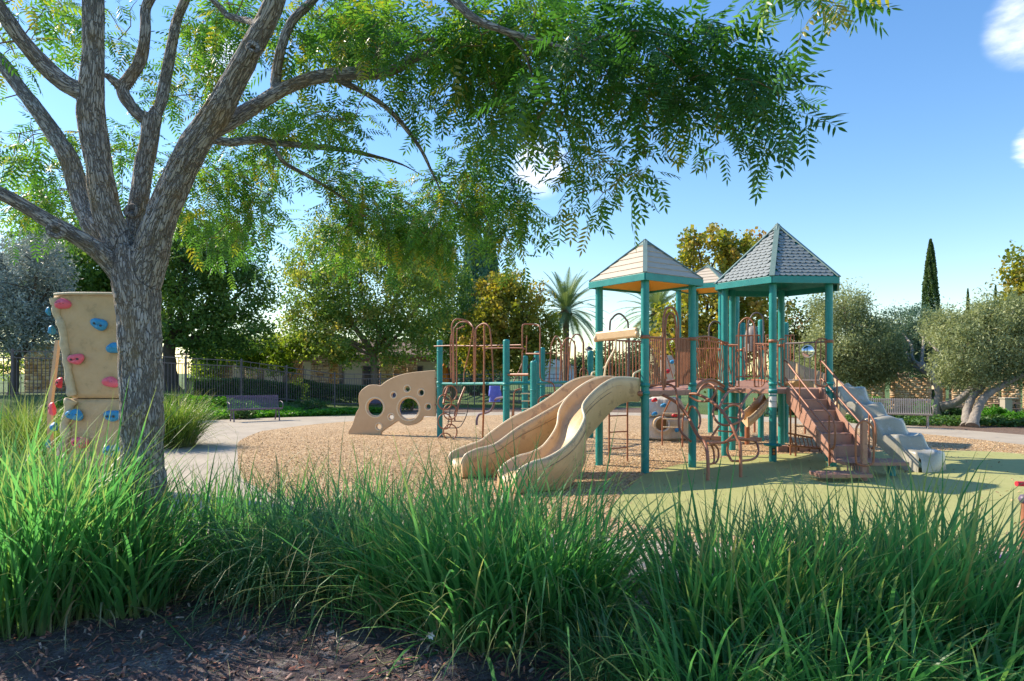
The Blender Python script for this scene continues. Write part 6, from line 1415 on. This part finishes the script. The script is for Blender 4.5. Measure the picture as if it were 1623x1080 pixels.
# compound leaf template: rachis along +X drooping, leaflets in pairs
def leaf_template(np_=6, L_=.24, wl=.072, ww=.0105, seed=0):
    r2 = random.Random(seed); V = []; Fq = []
    def rp(t): return Vector((L_ * t * (1 - .06 * t), 0, -.055 * t * t))
    pts = [rp(t / 6) for t in range(7)]
    for i in range(6):
        o = len(V); w = .0012; V += [pts[i] + Vector((0, -w, 0)), pts[i] + Vector((0, w, 0)), pts[i + 1] + Vector((0, w * .7, 0)), pts[i + 1] + Vector((0, -w * .7, 0))]; Fq.append((o, o + 1, o + 2)); Fq.append((o, o + 2, o + 3))
    def lf(c, d, l, w, up):
        d = d.normalized(); s = d.cross(up).normalized(); u = s.cross(d); dr = Vector((0, 0, -.16 * l)); o = len(V)
        V.extend([c, c + d * l * .30 + s * w * .92 - u * w * .25, c + d * l * .62 + s * w * .75 - u * w * .15 + dr * .4, c + d * l + dr, c + d * l * .62 - s * w * .75 - u * w * .15 + dr * .4, c + d * l * .30 - s * w * .92 - u * w * .25, c + d * l * .45 + u * w * .12 + dr * .2])
        for a, b in ((0, 1), (1, 2), (2, 3), (3, 4), (4, 5), (5, 0)): Fq.append((o + a, o + b, o + 6))
    for i in range(np_):
        t = .24 + .70 * i / (np_ - 1); k = 1 - .35 * abs(t - .55) * 1.4
        for s in (-1, 1): lf(rp(t), Vector((.55 + r2.uniform(-.12, .12), s, -.32 + r2.uniform(-.15, .15))), wl * k * r2.uniform(.85, 1.1), ww * k * 1.05, Vector((r2.uniform(-.2, .2), r2.uniform(-.2, .2), 1)))
    lf(rp(1), Vector((1, 0, -.3)), wl * .8, ww, Vector((0, 0, 1)))
    return V, Fq
TPL = [leaf_template(6, .24, seed=1), leaf_template(5, .20, seed=2), leaf_template(6, .27, .078, seed=3)]
def bigleaf_mat():
    m, N, L, b = nodes_of('shade_tree_leaves'); a = N.new('ShaderNodeAttribute'); a.attribute_name = 'rnd'
    oi = N.new('ShaderNodeObjectInfo'); ad = N.new('ShaderNodeMath'); ad.operation = 'ADD'; L.new(a.outputs['Fac'], ad.inputs[0]); 
    v = objvec(N, L); n = noise_n(N, L, 1.1, 2, .5, v); mu = N.new('ShaderNodeMath'); mu.operation = 'MULTIPLY_ADD'; mu.inputs[1].default_value = .55; mu.inputs[2].default_value = -.2; L.new(n, mu.inputs[0]); L.new(mu.outputs[0], ad.inputs[1])
    c = ramp(N, L, ad.outputs[0], [(0, (.035, .11, .035)), (.4, (.065, .17, .04)), (.75, (.11, .23, .05)), (.95, (.17, .26, .045)), (1, (.26, .24, .045))]); L.new(c, b.inputs['Base Color']); b.inputs['Roughness'].default_value = .38; b.inputs['Specular IOR Level'].default_value = .45
    tr = N.new('ShaderNodeBsdfTranslucent'); L.new(mixc(N, L, 1.0, c, (2.2, 2.3, .8), 'MULTIPLY'), tr.inputs[0]); mx = N.new('ShaderNodeMixShader'); mx.inputs[0].default_value = .42; L.new(b.outputs[0], mx.inputs[1]); L.new(tr.outputs[0], mx.inputs[2]); L.new(mx.outputs[0], N['Material Output'].inputs[0]); return m
BLF = bigleaf_mat()
inst = []   # (matrix, template)
for t, d in ends:
    n = rg.randint(5, 8); ax = Vector((d.x, d.y, d.z * .5 - .25)).normalized(); ln = rg.uniform(.14, .42)
    for k in range(n):
        u = k / (n - 1); p = t + ax * ln * (u - .5) + Vector((0, 0, -.06 * u * u)); az_ = k * 2.4 + rg.uniform(-.6, .6)
        s1 = ax.cross(Vector((0, 0, 1))); s1 = s1.normalized() if s1.length > .1 else Vector((1, 0, 0)); s2 = s1.cross(ax)
        dd = (s1 * math.cos(az_) + s2 * math.sin(az_) + ax * (.35 + .5 * u) + Vector((0, 0, rg.uniform(-.5, .15)))).normalized()
        z = Vector((0, 0, 1)) + Vector((rg.uniform(-.5, .5), rg.uniform(-.5, .5), 0)); y = z.cross(dd).normalized(); z = dd.cross(y); sc = rg.uniform(.62, 1.22) * (.9 if p.y > 6 else 1)
        inst.append((p, np.array([dd, y, z]).T * sc, rg.randrange(3), rg.random()))
def on_screen(p):
    x = 811.5 + F_PX * p.x / p.y; y = HZ - F_PX * (p.z - CAM_H) / p.y; return 10 < x < 1610 and 10 < y < 500
cand = sorted([i for i, q in enumerate(inst) if on_screen(q[0])], key=lambda i: inst[i][0].y)[:300]; cs = set(cand)
TM = []
for V, Fq in TPL:
    m = MB(); m.add(V, Fq, True); mm_ = m.mesh('leaf', BLF, None); TM.append(mm_)
MI = ORIG['shade_tree']
for i in cand:
    p, Rm, k, rn = inst[i]; M4 = Matrix.Identity(4)
    for a_ in range(3):
        for b_ in range(3): M4[a_][b_] = float(Rm[a_, b_])
    M4.translation = p; o = bpy.data.objects.new('leaf', TM[k]); COL.objects.link(o); o.parent = BT; o.matrix_local = MI @ M4
for k in range(3):
    V = np.array([tuple(v) for v in TPL[k][0]]); Fq = np.array(TPL[k][1]); sel = [q for i, q in enumerate(inst) if q[2] == k and i not in cs]
    Rm = np.array([q[1] for q in sel]); Pm = np.array([tuple(q[0]) for q in sel]); VV = np.einsum('nij,vj->nvi', Rm, V) + Pm[:, None, :]
    FF = (Fq[None] + (np.arange(len(sel)) * len(V))[:, None, None]).reshape(-1, 3); np_mesh('foliage', VV.reshape(-1, 3), FF, BLF, BT, np.repeat([q[3] for q in sel], len(V)), smooth=True, kind='stuff')
print('compound leaves', len(inst))

# ------------------------------------------------ tall grass clumps
def blade_mat(name, stops, tr=.52):
    m, N, L, b = nodes_of(name); a = N.new('ShaderNodeAttribute'); a.attribute_name = 'rnd'; c = ramp(N, L, a.outputs['Fac'], stops)
    v = objvec(N, L, (1, 1, .25)); c = mixc(N, L, .25, c, ramp(N, L, noise_n(N, L, 60, 3, .6, v), [(.3, (.03, .09, .03)), (.7, (.16, .28, .10))]))
    tp = N.new('ShaderNodeAttribute'); tp.attribute_name = 'tip'; sb = N.new('ShaderNodeMath'); sb.operation = 'MULTIPLY_ADD'; sb.inputs[1].default_value = .35; L.new(a.outputs['Fac'], sb.inputs[0]); L.new(tp.outputs['Fac'], sb.inputs[2])
    c = mixc(N, L, ramp(N, L, sb.outputs[0], [(.94, (0, 0, 0)), (1.0, (.55, .55, .55))]), c, (.36, .28, .12))
    c = mixc(N, L, ramp(N, L, tp.outputs['Fac'], [(.0, (.7, .7, .7)), (.16, (0, 0, 0))]), c, (.30, .30, .16))
    L.new(c, b.inputs['Base Color']); b.inputs['Roughness'].default_value = .42; b.inputs['Specular IOR Level'].default_value = .5
    t_ = N.new('ShaderNodeBsdfTranslucent'); L.new(mixc(N, L, 1.0, c, (1.2, 1.45, .9), 'MULTIPLY'), t_.inputs[0]); mx = N.new('ShaderNodeMixShader'); mx.inputs[0].default_value = tr; L.new(b.outputs[0], mx.inputs[1]); L.new(t_.outputs[0], mx.inputs[2]); L.new(mx.outputs[0], N['Material Output'].inputs[0]); return m
BLA = blade_mat('green_blades', [(0, (.06, .21, .075)), (.45, (.12, .37, .12)), (.75, (.22, .49, .17)), (.93, (.34, .50, .10)), (1, (.52, .45, .19))])
BLB = blade_mat('bluish_blades', [(0, (.055, .16, .075)), (.5, (.105, .27, .125)), (.85, (.19, .36, .19)), (.95, (.36, .45, .24)), (1, (.48, .43, .25))])
BLY = blade_mat('sunlit_yellow_green_blades', [(0, (.10, .17, .02)), (.6, (.2, .28, .03)), (.9, (.34, .38, .06)), (1, (.5, .45, .14))], .45)
DRY = blade_mat('dry_blades', [(0, (.22, .14, .09)), (.5, (.36, .26, .17)), (1, (.48, .38, .28))], .2)
def blades(n, c, rad, Lm, Ls, lean, droop, w, rng, wind=(0, 0), seg=7, z0=0.0, out=.75):
    """ribbon blades rooted round c, bending outwards and down; returns V,F,rnd"""
    a = rng.random(n) * 2 * math.pi; r = np.sqrt(rng.random(n)) * rad; bx = c[0] + r * np.cos(a); by = c[1] + r * np.sin(a) * .8
    bz = np.full(n, c[2] + z0); L_ = np.clip(rng.normal(Lm, Ls, n), Lm * .35, Lm * 1.45); az_ = a + rng.normal(0, .8, n); th0 = np.abs(rng.normal(0, lean, n)) * (.3 + r / rad) * out
    hx, hy = np.cos(az_), np.sin(az_); dr = np.abs(rng.normal(droop, droop * .5, n)); k = seg + 1; P_ = np.zeros((n, k, 3)); P_[:, 0] = np.stack([bx, by, bz], 1); th = th0.copy(); side = np.stack([-hy, hx, np.zeros(n)], 1)
    tw_ = rng.normal(0, .5, n)
    for i in range(1, k):
        th = th + dr / seg * (i / seg) ** 1.2 * 2.2; hzv = np.sin(th); vz = np.cos(th); st = (L_ / seg)
        P_[:, i, 0] = P_[:, i - 1, 0] + st * (hx * hzv + wind[0] * i / seg); P_[:, i, 1] = P_[:, i - 1, 1] + st * (hy * hzv + wind[1] * i / seg); P_[:, i, 2] = np.maximum(P_[:, i - 1, 2] + st * vz, .02)
    s_ = np.linspace(0, 1, k); ww = w * rng.uniform(.6, 1.25, n)[:, None] * (np.minimum(1, .75 + s_ * 1.2) * np.clip((1 - s_) * 2.1, .04, 1))[None]
    ca, sa = np.cos(tw_), np.sin(tw_); sv = side * ca[:, None] + np.stack([hx, hy, np.zeros(n)], 1) * sa[:, None] 
    Lf = P_ - sv[:, None] * ww[..., None] * .5; Rt = P_ + sv[:, None] * ww[..., None] * .5; V = np.stack([Lf, Rt], 2).reshape(n, -1, 3); f = []
    for i in range(seg): f.append((2 * i, 2 * i + 1, 2 * i + 3, 2 * i + 2))
    F_ = (np.array(f)[None] + (np.arange(n) * 2 * k)[:, None, None]).reshape(-1, 4); rn = np.repeat(np.clip(rng.random(n) * .86 + (rng.random(n) < .06) * .3, 0, 1), 2 * k); blades.tip = np.tile(np.repeat(s_, 2), n); return V.reshape(-1, 3), F_, rn
def clump(label, px, Y, rad, n, Lm, Ls, lean, droop, w, mat, seed, wind=(0, 0), dry=.13, group='clumps of tall ornamental grass', out=.75):
    rng = np.random.default_rng(seed); x = (px - 811.5) * Y / F_PX; c = (x, Y, max(0, soilz(x, Y)) if Y < 7 else 0); t = thing('ornamental_grass', label, 'grass', (x, Y, 0), 0, group)
    V, F_, rn = blades(n, c, rad, Lm, Ls, lean, droop, w, rng, wind, out=out); np_mesh('blades', V, F_, mat, t, rn, kind='stuff', tip=blades.tip)
    V, F_, rn = blades(int(n * dry), c, rad * 1.05, Lm * .6, Ls, lean * 1.7, droop * 1.8, w * .7, rng, wind); np_mesh('dry_blades', V, F_, DRY, t, rn, kind='stuff')
CL = [('tall upright grass clump at the lower left corner', 25, 4.45, .36, 1300, 1.12, .18, .30, .45, .0125, BLA), ('upright grass clump in front of the climbing wall, left of the trunk', 110, 4.75, .38, 1400, 1.12, .18, .30, .42, .0125, BLA),
 ('upright grass clump against the left side of the trunk base', 200, 4.75, .32, 1200, .92, .16, .34, .5, .0120, BLA), ('dense grass clump at the far left edge behind the corner clump', -40, 5.6, .45, 1400, 1.22, .2, .3, .4, .0125, BLA), ('short thin grass clump right at the foot of the trunk', 322, 5.35, .26, 650, .82, .14, .3, .4, .010, BLA),
 ('grass clump behind the foot of the tree trunk', 130, 6.0, .40, 1100, 1.02, .16, .3, .4, .012, BLA),
 ('bluish drooping grass clump right of the trunk', 430, 5.15, .40, 1900, .92, .15, .55, 1.15, .0085, BLB), ('bluish arching grass clump second from the trunk', 535, 5.1, .38, 1700, .92, .15, .55, 1.1, .0085, BLB),
 ('yellow tinged grass clump leaning left, beside the bare mulch', 640, 4.6, .30, 1300, .95, .14, .42, .6, .0105, BLA), ('large central grass clump below the double slide', 770, 4.3, .42, 2300, 1.0, .17, .42, .55, .0105, BLA), ('grass clump in the centre foreground leaning right', 880, 4.35, .40, 2000, .94, .17, .45, .7, .0105, BLA),
 ('thin dark grass behind the bluish clumps', 420, 6.1, .45, 800, .8, .16, .25, .3, .009, BLA), ('thin dark grass standing before the wood chips, left of the slide', 600, 5.9, .5, 800, .85, .18, .25, .3, .009, BLA), ('thin grass in front of the slide exit', 760, 5.7, .45, 700, .82, .16, .28, .35, .009, BLA),
 ('drooping fine grass clump left of the gap showing the path', 900, 4.35, .32, 1100, .66, .14, .55, 1.1, .008, BLB), ('short grass clump at the bottom centre right', 985, 3.6, .25, 800, .42, .12, .5, .9, .008, BLB),
 ('broad bladed grass clump right of the gap', 1150, 3.85, .36, 1700, .84, .15, .38, .4, .0125, BLA), ('tall grass clump below the stairs', 1260, 3.7, .36, 1800, .88, .15, .36, .38, .0125, BLA), ('tall grass clump below the wave climber', 1370, 3.8, .38, 1800, .86, .15, .36, .38, .0125, BLA),
 ('tall grass clump near the right edge, leaning right', 1490, 3.7, .38, 1900, .88, .15, .42, .42, .0125, BLA), ('grass clump at the lower right corner', 1610, 3.6, .36, 1400, .84, .15, .42, .5, .012, BLA), ('small grass clump filling the bottom right foreground', 1330, 3.15, .4, 1300, .66, .12, .5, .7, .011, BLA),
 ('small grass clump at the bottom edge right of centre', 1130, 3.2, .3, 900, .6, .1, .5, .8, .010, BLA), ('small grass clump at the very lower right', 1540, 3.1, .35, 1100, .62, .1, .5, .7, .011, BLA)]
for i, (lab, px, Y, rad, n, Lm, Ls, ln, dp, w, mt) in enumerate(CL): clump(lab, px, Y, rad, int(n * (.30 if mt is BLA else .42)), Lm * (1.02, 1.1, .93)[i % 3], Ls * 1.3, ln * 1.4, dp * 1.35, w * (1.75 if mt is BLA else 1.45), mt, 200 + i, wind=((.10, 0) if px > 1100 else (.02, -.02) if px < 250 else (0, -.03)))
clump('sunlit yellow-green grass at the left edge, behind the climbing wall', 20, 12.5, .8, 1800, 1.15, .2, .5, .9, .014, BLY, 301, group='sunlit grass clumps by the path'); clump('sunlit yellow-green grass touching the left side of the climbing wall', 75, 11.8, .6, 1200, 1.05, .2, .5, .9, .014, BLY, 302, group='sunlit grass clumps by the path')
clump('sunlit pale grass just right of the trunk beside the path', 262, 15.4, .65, 1700, 1.25, .2, .6, .9, .016, BLY, 303, group='sunlit grass clumps by the path')
# ------------------------------------------------ litter on the soil, chips on the play surface
def flakes(n, xr, yr, inside, lw, mat, name, label, cat, zf, rng, tilt=.35, curl=False, th=.3):
    P_ = []; 
    while len(P_) < n:
        x, y = rng.uniform(*xr, 4000), rng.uniform(*yr, 4000)
        for a, b in zip(x, y):
            if inside(a, b): P_.append((a, b, zf(a, b)))
            if len(P_) >= n: break
    P_ = np.array(P_); az_ = rng.random(n) * 2 * math.pi; t = np.stack([np.cos(az_), np.sin(az_), rng.normal(0, tilt, n)], 1); t /= np.linalg.norm(t, axis=1)[:, None]; b = np.stack([-np.sin(az_), np.cos(az_), rng.normal(0, tilt, n)], 1); nr = np.cross(t, b)
    l = (rng.uniform(lw[0], lw[1], n))[:, None]; w = l * rng.uniform(lw[2], lw[3], n)[:, None]; c = P_ + np.array([0, 0, 1]) * (w * .4 + .002)
    V = np.stack([c - t * l / 2 - b * w / 2, c + t * l / 2 - b * w * .4, c + t * l / 2 + b * w * .4, c - t * l / 2 + b * w / 2, c - t * l / 2.2 + nr * w * th, c + t * l / 2.2 + nr * w * th], 1).reshape(-1, 3)
    f = np.array([(0, 1, 5, 4), (4, 5, 2, 3)]); F_ = (f[None] + (np.arange(n) * 6)[:, None, None]).reshape(-1, 4)
    return tag(np_mesh(name, V, F_, mat, None, np.repeat(rng.random(n), 6), kind='stuff'), label, cat)
def rnd_mat(name, stops, rough=.9):
    m, N, L, b = nodes_of(name); a = N.new('ShaderNodeAttribute'); a.attribute_name = 'rnd'; L.new(ramp(N, L, a.outputs['Fac'], stops), b.inputs['Base Color']); b.inputs['Roughness'].default_value = rough; return m
rng = np.random.default_rng(400)
flakes(60000, (-8, 12), (7.5, 21), lambda x, y: pip(x, y, INNER) and rng.random() < 1.75 - y / 12 and not pip(x, y, RUBP), (.012, .036, .3, .7), rnd_mat('loose_chip_colours', [(0, (.27, .15, .06)), (.5, (.54, .345, .16)), (1, (.74, .55, .31))]), 'wood_chips', 'loose sunlit wood chips covering the play area', 'wood chips', lambda x, y: .0, rng)
flakes(900, (-1, 12), (6.6, 14.5), lambda x, y: pip(x, y, RUBP), (.012, .04, .3, .8), rnd_mat('strays', [(0, (.25, .14, .07)), (1, (.55, .4, .22))]), 'stray_chips', 'stray wood chips and dry leaves scattered on the green rubber', 'wood chips', lambda x, y: .005, rng)
flakes(16000, (-4.6, 4.6), (2.6, 6.6), bed_in, (.012, .06, .15, .4), rnd_mat('bark_litter_colours', [(0, (.07, .045, .045)), (.45, (.19, .10, .085)), (.75, (.42, .15, .09)), (1, (.52, .42, .36))]), 'bark_mulch', 'reddish bark mulch and litter on the dark soil', 'mulch', soilz, rng, .5)
V, F_, rn = blades(3400, (0, 0, 0), 1, .20, .09, .6, 2.2, .0035, rng, seg=6); V = V.reshape(3400, -1, 3)
sh = []
while len(sh) < 3400:
    x, y = rng.uniform(-4.2, 3.0), rng.uniform(2.9, 6.2)
    if bed_in(x, y): sh.append((x, y, soilz(x, y) - .0))
V -= V[:, :1]; tilt_ = rng.uniform(1.1, 1.5, 3400); az_ = rng.random(3400) * 6.283
X, Y_, Z = V[..., 0].copy(), V[..., 1].copy(), V[..., 2].copy(); c_, s_ = np.cos(tilt_)[:, None], np.sin(tilt_)[:, None]; Y2 = Y_ * c_ - Z * s_; Z2 = np.abs(Y_ * s_ + Z * c_) * .35; ca, sa = np.cos(az_)[:, None], np.sin(az_)[:, None]
V = np.stack([X * ca - Y2 * sa, X * sa + Y2 * ca, Z2 + .006], -1) + np.array(sh)[:, None]; tag(np_mesh('straw_litter', V.reshape(-1, 3), F_, DRY, None, rn, kind='stuff'), 'pale curled dead grass blades lying on the soil', 'dead grass')
# small white flower by the central clump
q = at(683, 1006, 4.05); t = thing('white_flower', 'small white flower with fresh leaves in front of the central grass clump', 'flower', (q.x, q.y, 0))
m = MB(); m.tube([(q.x, q.y + .02, 0), q], .003, 5); m.build('stem', F_GC, t)
for k in range(6):
    a = k * 1.05; c = q + Vector((math.cos(a) * .012, -.01, math.sin(a) * .012)); m = MB(); m.add([q, c + Vector((-math.sin(a) * .01, -.005, math.cos(a) * .01)), q + (c - q) * 2.4, c - Vector((-math.sin(a) * .01, .005, math.cos(a) * .01))], [(0, 1, 2, 3)]); m.build('petal', WHITE, t)
